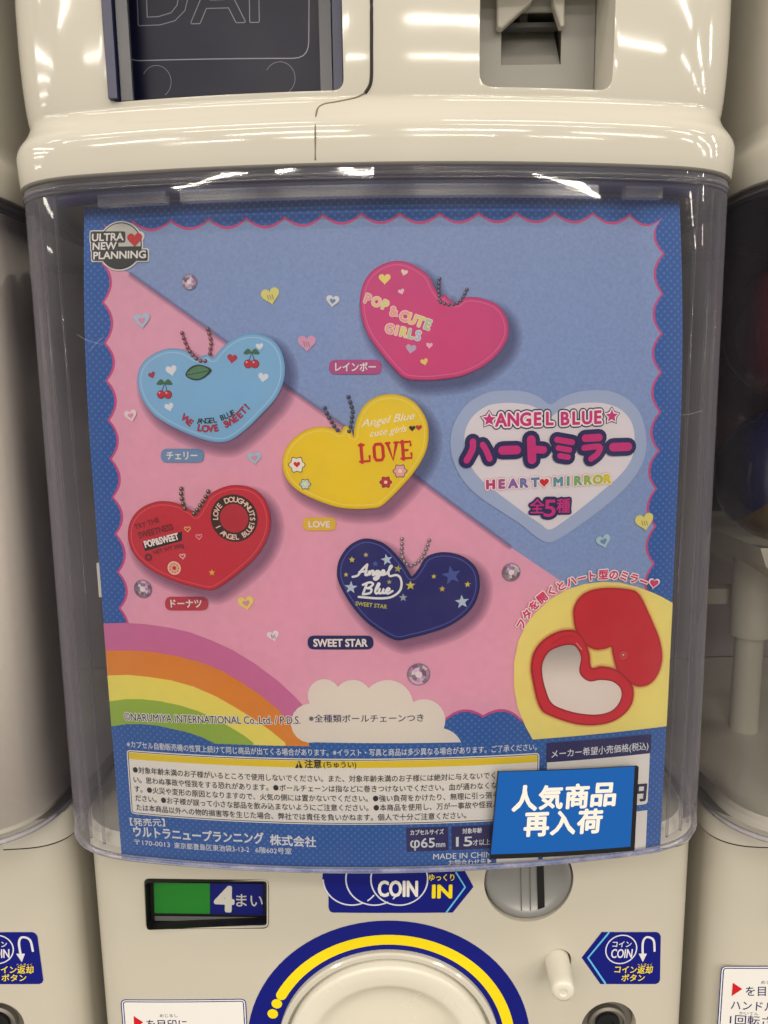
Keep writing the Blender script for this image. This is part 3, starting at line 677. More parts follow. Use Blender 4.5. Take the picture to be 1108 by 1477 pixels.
# right machine: unseen blank sheet added to block front light, capsule hopper and post
sh = bmesh.new(); rows = [[sh.verts.new(CASE.at(-0.115 + 0.23 * i / 20, z, -0.006) + Vector((PITCH_X, 0, 0))) for i in range(21)] for z in (Z_BOT + 0.01, Z_TOP - 0.012)]
for i in range(20): sh.faces.new((rows[0][i], rows[0][i + 1], rows[1][i + 1], rows[1][i]))
obj('light_block_sheet', sh, M_GREYSHEET, right_m, True)
obj('inner_cap', shifted(loft([(Z_TOP - 0.008, -0.008), (Z_TOP - 0.003, -0.008)], yb=0.22), PITCH_X), M_BLACK, right_m, True, sharp=40)
hz = P(1080, 765, 0.10).z; obj('interior_shade_sheet', shifted(box(bmesh.new(), -0.14, 0.14, 0.165, 0.168, hz, Z_TOP - 0.009), PITCH_X), M_INSIDE_SHADE, right_m); hp = bmesh.new(); r_ = []  # dark sheet added to stand for the shade inside the case
for z, w in ((hz, 0.125), (hz - 0.010, 0.120), (hz - 0.034, 0.085)):
    r_.append([hp.verts.new((PITCH_X + sx * w, y, z)) for sx, y in ((-1, 0.13 - w * 0.6), (1, 0.13 - w * 0.6), (1, 0.13 + w * 0.6), (-1, 0.13 + w * 0.6))])
for a, b in zip(r_, r_[1:]):
    for i in range(4): hp.faces.new((a[i], a[(i + 1) % 4], b[(i + 1) % 4], b[i]))
hp.faces.new(r_[-1]); bmesh.ops.recalc_face_normals(hp, faces=hp.faces)
hop = obj('hopper', hp, M_TRAY, right_m)
pc = P(1082, 900, 0.11)
post = bmesh.new()
for r, za, zb2 in ((0.0105, hz - 0.012, P(1082, 915, 0.11).z), (0.0075, P(1082, 915, 0.11).z, Z_BOT + 0.008)):
    bmesh.ops.create_cone(post, cap_ends=True, segments=24, radius1=r, radius2=r, depth=za - zb2, matrix=Matrix.Translation((pc.x, 0.11, (za + zb2) / 2)))
obj('post', post, M_TRAY, hop, True, sharp=40)
obj('cross_beam', rbox(PITCH_X - 0.13, PITCH_X + 0.13, 0.122, 0.132, P(1082, 872, 0.12).z, P(1082, 850, 0.12).z, 0.001), M_TRAY, hop)
M_CAPS = [pbsdf('capsule_' + n, rgb(*c), 0.12, coat=0.3) for n, c in (('maroon', (74, 22, 34)), ('navy', (22, 26, 64)), ('ochre', (76, 60, 34)), ('clear', (110, 70, 66)))]
def half(c, r, s, rot):
    b = bmesh.new(); bmesh.ops.create_uvsphere(b, u_segments=28, v_segments=16, radius=r)
    bmesh.ops.delete(b, geom=[v for v in b.verts if v.co.z * s < -1e-5], context='VERTS'); bmesh.ops.rotate(b, verts=b.verts, matrix=rot, cent=(0, 0, 0)); bmesh.ops.translate(b, verts=b.verts, vec=c); return b
caps = [(0.190, 0.060, 0.034, 1, 2, 'navy and ochre capsule resting on the cream hopper, lowest of the pile'), (0.192, 0.064, 0.100, 0, 3, 'dark red capsule stacked on the navy and ochre one'),
        (0.199, 0.124, 0.052, 0, 1, 'maroon capsule with a navy half, further back in the pile'), (0.194, 0.128, 0.117, 3, 0, 'smoky brown capsule topmost at the back of the pile')]
for x, y, dz, a, b, lab in caps:
    c = Vector((x, y, hz + dz)); t = thing('capsule', lab, 'toy capsule', c - Vector((0, 0, 0.0325)), 'capsules in the right machine')
    rot = Matrix.Rotation(random.uniform(-1, 1), 3, 'X') @ Matrix.Rotation(random.uniform(-1, 1), 3, 'Y')
    obj('upper_half', half(c, 0.0325, 1, rot), M_CAPS[a], t, True); obj('lower_half', half(c, 0.0320, -1, rot), M_CAPS[b], t, True)

# ================================================================== POSTER
poster = thing('poster', 'large printed poster of heart shaped mirrors inside the clear case', 'poster', (0, 0.01, POSTER.uv(555, 1259).y))
PP = lambda pts: POSTER.px(pts)
def new(): return Print(POSTER)
zt, zb_ = POSTER.uv(555, 281).y, POSTER.uv(555, 1258.5).y
HWP = 0.1203
M_DOT = dotted('poster_blue_dots', rgb(36, 90, 168), rgb(58, 118, 190), 0.0030, 0.22)
M_PINKLINE = ink(206, 74, 134)
M_PINK = ink(233, 167, 192, 0.03, 260)
M_FELT = ink(136, 159, 205, 0.085, 800)
WHT = ink(238, 234, 228); NVY = ink(26, 26, 92); MAG = ink(206, 38, 128); BLK = ink(24, 24, 26); RED = ink(204, 26, 46)
pr = new(); pr.poly([Vector((-HWP, zb_)), Vector((HWP, zb_)), Vector((HWP, zt)), Vector((-HWP, zt))], M_DOT, 0)
sheet = pr.done('paper_sheet', poster)
# paper thickness behind the print
bk = bmesh.new(); rows = []
nx, nz = 40, 40
for j in range(nz + 1): rows.append([bk.verts.new(POSTER.at(-HWP + 2 * HWP * i / nx, zb_ + (zt - zb_) * j / nz, -0.0004)) for i in range(nx + 1)])
for a, b in zip(rows, rows[1:]):
    for i in range(nx): bk.faces.new((a[i], a[i + 1], b[i + 1], b[i]))
obj('paper_backing', bk, ink(214, 210, 204), poster)
# scalloped picture field
cT = [(147, 321), (192, 318), (247, 316), (302, 314), (356, 313), (411, 312), (466, 308), (521, 306), (577, 306), (634, 306), (690, 305), (745, 305), (800, 305), (855, 306), (908, 308), (956, 313)]
cR = [(956, 313), (959, 366), (957, 424), (956, 481), (955, 537), (954, 594), (952, 650), (948, 705), (947, 759), (945, 813), (943, 868), (940, 920), (938, 975), (936, 1020)]
cL = [(173, 930), (171, 877), (168.6, 825), (165, 770), (160.7, 717), (158, 662), (155, 606), (152, 549), (149.7, 495), (147, 436), (146, 379), (147, 321)]
cB = [(752, 1041), (697, 1035), (640, 1042)]
def scal(c, depth=0.0036, push=0.0):
    cen = POSTER.uv(555, 690); out = []; q = PP(c); q = [p + Vector((math.copysign(min(push, abs(cen.x - p.x)), cen.x - p.x) if abs(cen.x - p.x) > 0.105 else 0, (-push if p.y > cen.y + 0.09 else push if p.y < cen.y - 0.08 else 0))) for p in q]
    for a, b in zip(q, q[1:]):
        m = (a + b) / 2; d = (b - a); n = Vector((-d.y, d.x)).normalized(); L = d.length
        if n.dot(cen - m) < 0: n = -n
        for i in range(8):
            t = i / 8; out.append(a.lerp(b, t) + n * depth * 4 * t * (1 - t) * min(1, L / 0.014))
    return out
field = scal(cT) + scal(cR) + PP([(936, 1020)]) + scal(cB) + PP([(640, 1042), (600, 1058), (430, 1058), (300, 1000)]) + scal(cL)
pr = new(); pr.poly(field, M_PINKLINE, 1); pr.done('scalloped_edge', poster)
PU = 0.0011
inn = scal(cT, push=PU) + scal(cR, push=PU) + PP([(934, 1018)]) + scal(cB, push=PU) + PP([(640, 1037), (600, 1053), (430, 1053), (300, 995)]) + scal(cL, push=PU)
pr = new(); pr.poly(inn, M_PINK, 3); pr.done('pink_ground', poster)
dg = [(189, 396), (245, 436), (293, 470), (355, 514), (414, 558), (510, 625), (597, 686), (640, 718), (690, 755), (735, 788), (809, 838), (880, 880), (931, 915)]
def upper_part(loop, line):
    """the piece of the field above the diagonal"""
    a, b = line[0], line[-1]; d = b - a; n = Vector((-d.y, d.x))
    if n.y < 0: n = -n
    return [p for p in loop if (p - a).dot(n) > 0]
dq = PP(dg); up = upper_part(inn, [POSTER.uv(150, 368), POSTER.uv(931, 915)])
# order: from the upper left along the top, down the right side, back along the diagonal
start = next((i for i in range(len(inn)) if inn[i] in up and inn[i - 1] not in up), 0); seq = []
for k in range(len(inn)):
    p = inn[(start + k) % len(inn)]
    if p in up: seq.append(p)
pr = new(); diag = [POSTER.uv(152, 371)] + dq
pr.poly(seq + diag[::-1], M_FELT, 5); pr.done('blue_ground', poster)
pr = new()
for w, dy in ((0.0012, 0.6), (0.0006, 0.3)): pr.poly(stroke([POSTER.uv(a, b + dy) for a, b in dg[:-3]], w), tint(96, 60, 120, 0.16), 6)
pr.done('ground_edge', poster)
# rainbow
RB = [([(150, 899), (180, 898), (210, 900), (245, 905), (275, 912), (307, 924), (335, 937), (368, 957), (400, 981), (425, 1004), (440, 1020)], (205, 112, 164)),
      ([(153, 938), (190, 938), (220, 940), (255, 946), (290, 955), (322, 968), (350, 985), (376, 1002), (400, 1022), (424, 1046), (446, 1071)], (226, 138, 44)),
      ([(156, 974), (185, 973), (215, 976), (248, 981), (280, 990), (312, 1004), (340, 1020), (366, 1036), (390, 1053), (412, 1071)], (238, 226, 104)),
      ([(160, 1011), (182, 1008), (205, 1008), (232, 1011), (260, 1017), (286, 1025), (310, 1036), (332, 1048), (352, 1060), (366, 1071)], (150, 182, 64)),
      ([(163, 1047), (182, 1044), (205, 1044), (228, 1046), (250, 1051), (272, 1056), (292, 1063), (309, 1071)], None)]
rb_ = new(); rparent = None
for i, (c, col) in enumerate(RB):
    q = PP(c); e = q[-1]; left = Vector((-HWP + 0.00005, q[0].y)); base = POSTER.uv(300, 1071.5)
    lp = [left] + q + [Vector((e.x, base.y)), Vector((-HWP + 0.00005, base.y))]
    p1 = new(); p1.poly(lp, M_DOT if col is None else ink(*col, 0.02, 200), 8 + i)
    if i == 0: rainbow = p1.done('rainbow', poster)
    elif col is None: p1.done('blue_gap', rainbow)
    else: p1.done('rainbow_band', rainbow)
# cloud
def arc3(a, m, c, n=10):
    """points of the circle through a, m and c"""
    ax, ay, bx, by, cx, cy = *a, *m, *c; d = 2 * (ax * (by - cy) + bx * (cy - ay) + cx * (ay - by))
    ux = ((ax * ax + ay * ay) * (by - cy) + (bx * bx + by * by) * (cy - ay) + (cx * cx + cy * cy) * (ay - by)) / d; uy = ((ax * ax + ay * ay) * (cx - bx) + (bx * bx + by * by) * (ax - cx) + (cx * cx + cy * cy) * (bx - ax)) / d
    r = math.hypot(ax - ux, ay - uy); a0, am, a1 = (math.atan2(y - uy, x - ux) for x, y in (a, m, c)); s1 = (a1 - a0) % (2 * PI)
    if (am - a0) % (2 * PI) > s1: s1 -= 2 * PI
    return [(ux + r * math.cos(a0 + s1 * i / n), uy + r * math.sin(a0 + s1 * i / n)) for i in range(n)]
clp = []
for a, m, c in (((455, 1070), (420, 1040), (447, 1014)), ((447, 1014), (458, 981), (488, 990)), ((488, 990), (511, 980), (532, 992)), ((532, 992), (571, 982), (596, 1012)), ((596, 1012), (637, 1021), (640, 1050)), ((640, 1050), (655, 1057), (665, 1070))): clp += arc3(a, m, c)
cl = PP(clp + [(665, 1070)])
pr = new(); pr.poly(cl, ink(232, 224, 212), 14); cloud = pr.done('cloud', poster)
pr = new(); pr.tpx('※全種類ボールチェーンつき', (446, 1041), (611, 1040), 11, NVY, 18, 0.008); pr.done('lettering', cloud)
cr_ = '©NARUMIYA INTERNATIONAL Co.,Ltd. / P.D.S.'
pr = new(); pr.tpx(cr_, (181, 1038), (434, 1043), 11, ink(240, 236, 226), 18, 0.09); pr.tpx(cr_, (181, 1038), (434, 1043), 11, NVY, 22, 0.004); pr.done('copyright_line', poster)

# the five heart mirrors
def tr(o, sc, pts): return [(o[0] + a / sc, o[1] + b / sc) for a, b in pts]
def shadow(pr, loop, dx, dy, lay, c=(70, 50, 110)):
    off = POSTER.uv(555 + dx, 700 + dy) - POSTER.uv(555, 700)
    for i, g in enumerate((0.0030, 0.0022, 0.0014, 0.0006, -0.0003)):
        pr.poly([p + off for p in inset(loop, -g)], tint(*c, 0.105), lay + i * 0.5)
def heart_loop(c, r, rot=0.0, n=30):
    out = []
    for i in range(n):
        t = 2 * PI * i / n; x = 16 * math.sin(t) ** 3; y = 13 * math.cos(t) - 5 * math.cos(2 * t) - 2 * math.cos(3 * t) - math.cos(4 * t) + 2
        x, y = x / 16 * r, y / 16 * r; out.append(c + Vector((x * math.cos(rot) - y * math.sin(rot), x * math.sin(rot) + y * math.cos(rot))))
    return out
def star(c, r, rot=0.0, k=0.42):
    return [c + (r if i % 2 == 0 else r * k) * Vector((math.cos(PI / 2 + rot + PI * i / 5), math.sin(PI / 2 + rot + PI * i / 5))) for i in range(10)]
def flower(c, r, n=6, rot=0.0, k=0.24):
    return [c + r * (1 - k * (0.5 - 0.5 * math.cos(n * (2 * PI * i / 60)))) * Vector((math.cos(2 * PI * i / 60 + rot), math.sin(2 * PI * i / 60 + rot))) for i in range(60)]
PXU = (POSTER.uv(605, 640) - POSTER.uv(505, 640)).length / 100          # one photo pixel on the poster
def beads(pr, path, r, lay, dark, light, gap=2.1, fade=0):
    q = smooth_loop(PP(path), 10, False); ds = 0; last = -1; k = 0
    for a, b in zip(q, q[1:]):
        ds += (b - a).length
        if ds >= gap * r or last < 0:
            ds = 0; last = 1; k += 1
            pr.poly(circle(b, r, 10), dark, lay, cut=False); pr.poly(circle(b + Vector((-0.25, 0.3)) * r, r * 0.42, 7), light, lay + 1.5, cut=False)
def heart_picture(o, sc, pts, col, edge, hi, label, shadow_d=(9, 11)):
    loop = smooth_loop(PP(tr(o, sc, pts)), 5)
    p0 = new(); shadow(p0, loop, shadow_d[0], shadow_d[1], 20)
    p0.poly(loop, ink(*edge), 26); p0.poly(inset(loop, 0.00055), ink(*col, 0.02, 120), 28)
    il = inset(loop, 0.0014); n = len(il)
    p0.band([il + [il[0]], (lambda z: z + [z[0]])(inset(loop, 0.0017))], ink(*hi), 29.5)
    return p0.done('heart_mirror_picture', poster, label)
def chain(parent, paths, r, dark, light):
    pr = new()
    for pth in paths: beads(pr, pth, r * 1.35 * PXU, 34, ink(*dark), ink(*light))
    pr.done('ball_chain', parent)
def hearts(pr, lst, lay):
    for x, y, r, rot, col in lst: pr.poly(heart_loop(POSTER.uv(x, y), r * PXU, math.radians(rot)), ink(*col), lay, cut=False)
def name_tag(t, a, b, c, d, col, h, bold=0.03):
    pr = new(); m = PP([(a, b), (c, b), (c, d), (a, d)]); r = (m[0] - m[3]).length * 0.49
    pr.poly(rrect(*m, r), ink(*col), 20); o = pr.done('name_tag', poster)
    pr = new(); pad = 8 + (d - b) * 0.05; yb2 = d - ((d - b) - h) / 2; pr.tpx(t, (a + pad, yb2), (c - pad, yb2), h, WHT, 24, bold); pr.done('lettering', o)

# pink
O, K = (420, 280), 3.259
hp1 = heart_picture(O, K, [(700, 478), (672, 440), (640, 380), (560, 328), (480, 316), (390, 355), (337, 430), (325, 540), (355, 650), (420, 745), (485, 822), (528, 862), (570, 873), (640, 876), (700, 871), (800, 855), (900, 810), (980, 740), (1020, 660), (1010, 580), (965, 520), (890, 490), (820, 486), (775, 512), (745, 496), (722, 474)], (212, 66, 132), (188, 50, 112), (226, 110, 160), 'pink heart mirror picture with rainbow lettering')
pr = new(); hearts(pr, [(555, 403.5, 8.5, 0, (240, 222, 120)), (583, 394, 5, -15, (244, 216, 190)), (579, 421.5, 4.5, 20, (240, 200, 214)), (592.5, 504, 7.5, -10, (190, 176, 206)), (619, 499, 4.8, -5, (240, 190, 206)), (612, 522.5, 5.5, 15, (236, 214, 110))], 34); pr.done('motif', hp1)
pr = new(); cols = [ink(*c) for c in ((238, 170, 150), (240, 206, 130), (224, 226, 120), (170, 216, 160), (160, 206, 220), (206, 186, 226))]
def rainbow_text(t, a, b, h, rot=0):
    A, B = POSTER.uv(*a), POSTER.uv(*b); n = len(t); hh = h * PXU
    path = [A.lerp(B, i / max(1, n - 1)) for i in range(n)] if n > 1 else [A, B]
    pr.tpath(t, path, hh, ink(246, 214, 222), 34, 0.13, 0.9); pr.tpath(t, path, hh, cols, 37, 0.05, 0.9)
rainbow_text('POP', (531, 431), (556, 440), 13); rainbow_text('&', (568, 449), (569, 449), 13); rainbow_text('CUTE', (583, 456), (617, 468), 14); rainbow_text('GIRLS', (562, 474), (603, 484), 13)
pr.done('lettering', hp1)
chain(hp1, [[(634, 402), (633, 412), (633, 422), (634, 434)], [(635, 436), (643, 439), (652, 440), (661, 437), (667, 430), (673, 418)]], 2.0, (66, 60, 84), (150, 146, 166))
name_tag('レインボー', 475, 519, 551, 540, (186, 76, 138), 13)
# light blue
O, K = (150, 430), 3.693
hp2 = heart_picture(O, K, [(585, 318), (562, 303), (535, 305), (500, 318), (430, 277), (340, 271), (250, 310), (197, 370), (183, 450), (210, 540), (270, 620), (360, 680), (470, 730), (560, 760), (630, 768), (690, 750), (770, 690), (850, 610), (920, 530), (960, 440), (965, 350), (940, 270), (890, 215), (810, 189), (730, 200), (660, 240), (610, 290)], (132, 186, 226), (112, 166, 210), (176, 214, 240), 'light blue heart mirror picture with cherries')
pr = new(); hearts(pr, [(221, 541.5, 5.5, 20, (170, 52, 70)), (249, 535, 8.5, 10, (232, 232, 236)), (246, 587.5, 7, 15, (226, 232, 238)), (336, 518, 7.5, -8, (188, 50, 68)), (375.5, 500.5, 5.5, 5, (228, 232, 238)), (380.5, 545, 7.5, -10, (226, 230, 236))], 34)
pr.poly(smooth_loop(PP([(269, 541), (276, 530), (290, 526), (307, 534), (293, 547), (279, 548)]), 5), ink(30, 60, 50), 34); pr.poly(smooth_loop(PP([(271, 541), (278, 532), (290, 528), (303, 534), (292, 545), (280, 546)]), 5), ink(84, 132, 96), 36)
pr.line(PP([(272, 541), (304, 534.5)]), 0.5 * PXU, ink(30, 60, 50), 38)
for cx, cy, s in ((239, 563, 1), (364, 519, 1)):
    for dx in (-5, 5):
        pr.line(PP([(cx + dx * s, cy + 5), (cx + 0.5, cy - 11)]), 0.5 * PXU, ink(40, 70, 50), 34)
        pr.poly(circle(POSTER.uv(cx + dx, cy + 6), 6.2 * PXU, 16), ink(70, 20, 30), 35, cut=False); pr.poly(circle(POSTER.uv(cx + dx, cy + 6), 5.5 * PXU, 16), ink(200, 34, 56), 37, cut=False); pr.poly(circle(POSTER.uv(cx + dx - 2, cy + 3.5), 1.3 * PXU, 8), ink(240, 190, 196), 39, cut=False)
        pr.poly(smooth_loop(PP([(cx, cy - 11), (cx + dx * 1.1, cy - 16), (cx + dx * 2.3, cy - 9), (cx + dx, cy - 8)]), 4), ink(62, 110, 70), 36, cut=False)
pr.done('motif', hp2)
pr = new(); pr.tpath('ANGEL BLUE', PP([(289, 607), (313, 605), (337, 595)]), 8 * PXU, ink(40, 50, 56), 34, 0.03); pr.tpath('WE LOVE SWEET!', PP([(270, 604), (285, 615), (304, 618), (324, 613), (343, 601), (357, 586)]), 10 * PXU, ink(40, 40, 60), 34, 0.06); pr.tpath('WE LOVE SWEET!', PP([(270, 604), (285, 615), (304, 618), (324, 613), (343, 601), (357, 586)]), 10 * PXU, ink(196, 36, 76), 37, 0.03); pr.done('lettering', hp2)
chain(hp2, [[(264, 480), (268, 492), (274, 505), (281, 514), (289, 520), (298, 521)], [(301, 474), (304, 485), (306, 494), (305, 503), (304, 511)]], 2.3, (110, 50, 60), (196, 140, 150))
name_tag('チェリー', 233, 647, 295, 667, (110, 150, 192), 12)
# yellow
O, K = (390, 540), 4.104
hp3 = heart_picture(O, K, [(494, 368), (480, 330), (466, 310), (440, 306), (424, 330), (410, 342), (370, 320), (300, 309), (210, 330), (130, 390), (85, 460), (74, 540), (100, 620), (170, 690), (280, 745), (400, 785), (500, 795), (580, 793), (645, 784), (700, 742), (790, 650), (870, 550), (925, 440), (935, 320), (905, 230), (840, 155), (750, 119), (650, 125), (570, 170), (522, 240), (498, 320)], (238, 208, 30), (222, 184, 16), (246, 228, 110), 'yellow heart mirror picture with flowers')
pr = new()
for x, y, r, c, ic in ((429, 670, 11.5, (240, 236, 226), (206, 40, 60)), (441, 698, 7.5, (200, 222, 216), (240, 232, 190)), (577, 679, 9.5, (232, 170, 178), (244, 220, 216)), (556.5, 695, 8, (196, 40, 54), (244, 220, 200)), (481, 641, 0, (0, 0, 0), (0, 0, 0))):
    if not r: continue
    c_ = POSTER.uv(x, y); pr.poly(flower(c_, (r + 1.2) * PXU), NVY, 34, cut=False); pr.poly(flower(c_, r * PXU), ink(*c), 36, cut=False)
    pr.poly(heart_loop(c_, r * 0.42 * PXU) if r > 11 else circle(c_, r * 0.3 * PXU, 12), ink(*ic), 38, cut=False)
hearts(pr, [(594.5, 618, 4.6, 0, (40, 34, 50)), (604, 617, 4.6, 0, (196, 40, 54))], 34); pr.done('motif', hp3)
pr = new()
pr.tpx('Angel Blue', (521, 616), (599, 604), 11, ink(246, 240, 226), 34, 0.012, 0.45); pr.tpx('cute girls', (534, 630), (588, 622), 10, ink(246, 240, 226), 34, 0.01, 0.45)
def block(t, a, b, h, m, lay):
    """slab letters drawn as pen strokes"""
    A, B = POSTER.uv(*a), POSTER.uv(*b); d = (B - A); w = d.length / len(t); d.normalize(); n = Vector((-d.y, d.x)); hh = h * PXU; s_ = w * 0.115
    G = {'L': [[(0.22, 1), (0.22, 0)], [(0.05, 0.96), (0.45, 0.96)], [(0.05, 0.05), (0.86, 0.05), (0.86, 0.32)]], 'O': [[(0.5, 0.94), (0.28, 0.94), (0.14, 0.78), (0.14, 0.22), (0.28, 0.06), (0.5, 0.06)], [(0.5, 0.94), (0.72, 0.94), (0.86, 0.78), (0.86, 0.22), (0.72, 0.06), (0.5, 0.06)]],
         'V': [[(0.12, 0.94), (0.5, 0.02), (0.88, 0.94)], [(0.0, 0.96), (0.3, 0.96)], [(0.7, 0.96), (1.0, 0.96)]], 'E': [[(0.22, 1), (0.22, 0)], [(0.06, 0.95), (0.88, 0.95), (0.88, 0.74)], [(0.22, 0.5), (0.62, 0.5)], [(0.06, 0.05), (0.9, 0.05), (0.9, 0.3)]]}
    for i, ch in enumerate(t):
        for j, g in enumerate(G[ch]): pr.line([A + d * (w * (i + 0.05 + 0.88 * x)) + n * (hh * y) for x, y in g], s_ if j == 0 or ch == 'O' else s_ * 0.72, m, lay + j * 0.4)
block('LOVE', (518, 667), (597, 661), 26, ink(204, 40, 40), 34)
pr.done('lettering', hp3)
chain(hp3, [[(469, 588), (473, 598), (478, 607), (484, 616), (489, 622)], [(503, 572), (507, 584), (509, 594), (508, 604), (507, 612), (504, 622)]], 2.3, (52, 56, 76), (110, 116, 140))
name_tag('LOVE', 437, 746, 485, 765, (226, 190, 60), 9, 0.04)
# red
O, K = (160, 660), 4.2615
hp4 = heart_picture(O, K, [(530, 348), (512, 330), (478, 312), (430, 285), (360, 268), (280, 270), (190, 310), (130, 380), (110, 470), (130, 560), (180, 630), (270, 700), (400, 760), (500, 790), (590, 811), (640, 808), (720, 760), (820, 680), (910, 590), (970, 480), (985, 380), (962, 280), (910, 210), (840, 175), (750, 168), (670, 190), (605, 232), (570, 290)], (204, 40, 62), (178, 28, 48), (226, 92, 104), 'red heart mirror picture with doughnut badge')
pr = new(); c = POSTER.uv(160 + 762 / K, 660 + 370 / K); pr.poly(circle(c, 35.5 * PXU, 48), ink(56, 34, 32), 34); pr.poly(circle(c, 21.5 * PXU, 32), ink(190, 34, 56), 36)
q = [c + 28.2 * PXU * Vector((math.cos(math.radians(a)), math.sin(math.radians(a)))) for a in range(208, -19, -8)]
pr.tpath('I LOVE DOUGHNUTS!', q, 8 * PXU, ink(244, 214, 196), 38, 0.03)
q = [c + 28.2 * PXU * Vector((math.cos(math.radians(a)), math.sin(math.radians(a)))) for a in range(232, 338, 6)]
pr.tpath('ANGEL BLUE', q, 8 * PXU, ink(244, 214, 196), 38, 0.03); pr.done('doughnut_badge', hp4)
pr = new()
for x, y, r, col in ((272, 763, 5.2, (244, 206, 120)), (288.5, 774, 5.2, (244, 170, 190)), (265, 802, 5, (244, 220, 224))): pr.loopline(heart_loop(POSTER.uv(x, y), r * PXU, 0.1), 1.2 * PXU, ink(*col), 34)
cc = POSTER.uv(253, 818.5); pr.band(ring(cc, 10 * PXU, 3.2 * PXU, 32), ink(238, 190, 160), 34); pr.band(ring(cc, 10.4 * PXU, 9.3 * PXU, 32), ink(250, 230, 214), 36); 
for i in range(9): a = i * 0.7; pr.poly(circle(cc + 6.5 * PXU * Vector((math.cos(a), math.sin(a))), 1.1 * PXU, 7), ink(196, 44, 60), 38, cut=False)
cc = POSTER.uv(216, 803); pr.band(ring(cc, 6 * PXU, 2.4 * PXU, 24), ink(120, 24, 40), 34)
pr.poly(star(POSTER.uv(307, 825), 5.5 * PXU), ink(230, 190, 70), 34, cut=False); pr.done('motif', hp4)
pr = new(); DK = ink(128, 24, 40); pr.tpx('TRY THE', (197, 763), (232, 752), 7, DK, 34, 0.03); pr.tpx('SWEETNESS', (203, 776), (252, 763), 9, DK, 34, 0.04); pr.poly(PP([(207, 782), (264, 766), (264, 779), (211, 794)]), BLK, 34)
pr.tpx('POP&SWEET', (212, 789), (260, 777), 9.5, ink(244, 240, 236), 37, 0.05); pr.tpx('NET WT 200g', (224, 799), (267, 788), 6, DK, 34, 0.03); pr.done('lettering', hp4)
chain(hp4, [[(263, 704), (263, 714), (265, 724), (268, 733)], [(302, 708), (297, 718), (291, 727), (286, 735), (280, 742)]], 2.6, (70, 52, 44), (196, 176, 150))
name_tag('ドーナツ', 239, 860, 301, 880, (188, 56, 76), 12)
# navy
O, K = (430, 740), 3.82
hp5 = heart_picture(O, K, [(628, 345), (606, 315), (565, 255), (500, 185), (440, 150), (360, 139), (280, 180), (226, 260), (217, 350), (250, 430), (300, 510), (370, 590), (450, 650), (515, 688), (560, 698), (620, 685), (720, 660), (830, 620), (920, 560), (975, 490), (1000, 400), (985, 310), (930, 250), (860, 220), (780, 214), (705, 240), (665, 300)], (30, 32, 112), (20, 20, 84), (86, 96, 176), 'navy heart mirror picture with stars')
pr = new(); YS = (222, 206, 80); LS = (190, 208, 226)
for x, y, r, rot, col in ((508, 806.5, 5, 0, YS), (528, 799.5, 4.2, 10, (206, 190, 130)), (558, 806.5, 9, 10, LS), (541.5, 812.5, 5, 0, (70, 100, 180)), (574, 819.5, 6, -10, (180, 176, 70)), (499.5, 828, 3.8, 0, YS), (506.5, 846.5, 10, -5, LS), (561.5, 838.5, 4, 0, (190, 180, 100)), (592, 843.5, 7.5, 0, YS), (581.5, 861, 6.5, 0, (166, 176, 190)), (625.5, 830.5, 4.2, 0, YS), (651, 829, 15, 10, (76, 92, 166)), (637.5, 848.5, 5, 0, (220, 180, 70)), (674, 842, 5, 0, YS), (666, 867, 11, 5, LS)):
    pr.poly(star(POSTER.uv(x, y), r * PXU, math.radians(rot)), ink(*col), 34, cut=False)
pr.done('motif', hp5)
pr = new(); CW = ink(240, 240, 240)
def script(strokes, w):
    for sgm in strokes: pr.line(smooth_loop(PP([(430 + a / 3.82, 740 + b / 3.82) for a, b in sgm]), 5, False), w * PXU, CW, 34)
script([[(302, 348), (330, 340), (352, 310), (382, 280)], [(382, 280), (376, 310), (372, 338), (384, 336)], [(338, 322), (378, 316)], [(384, 338), (396, 316), (394, 336), (406, 316), (416, 318), (412, 338), (424, 334)],
        [(448, 318), (434, 316), (426, 330), (438, 338), (450, 320), (444, 352), (428, 364), (420, 354), (460, 336)], [(460, 336), (476, 322), (470, 312), (460, 324), (466, 338), (488, 330)], [(488, 330), (516, 292), (508, 290), (498, 326), (508, 344), (540, 338), (562, 352), (570, 390), (556, 430), (510, 460), (440, 466), (335, 458)],
        [(380, 384), (368, 416), (358, 444)], [(358, 392), (396, 378), (414, 388), (396, 406), (378, 410), (404, 414), (398, 436), (362, 444)], [(430, 420), (448, 390), (442, 386), (426, 424), (432, 440), (446, 430)], [(450, 414), (446, 436), (462, 436), (472, 414), (468, 436), (482, 436)], [(486, 430), (504, 418), (496, 410), (484, 428), (494, 440), (520, 426)]], 1.7)
pr.tpx('SWEET STAR', (513, 872), (558, 877), 6, ink(196, 190, 80), 34, 0.03); pr.done('lettering', hp5)
chain(hp5, [[(580, 776), (580, 788), (580, 800), (584, 810), (590, 815), (597, 814), (605, 808), (611, 800), (616, 788), (620, 776)]], 2.2, (120, 104, 118), (216, 206, 214))
name_tag('SWEET STAR', 444, 916, 539, 936, (30, 30, 96), 11, 0.04)

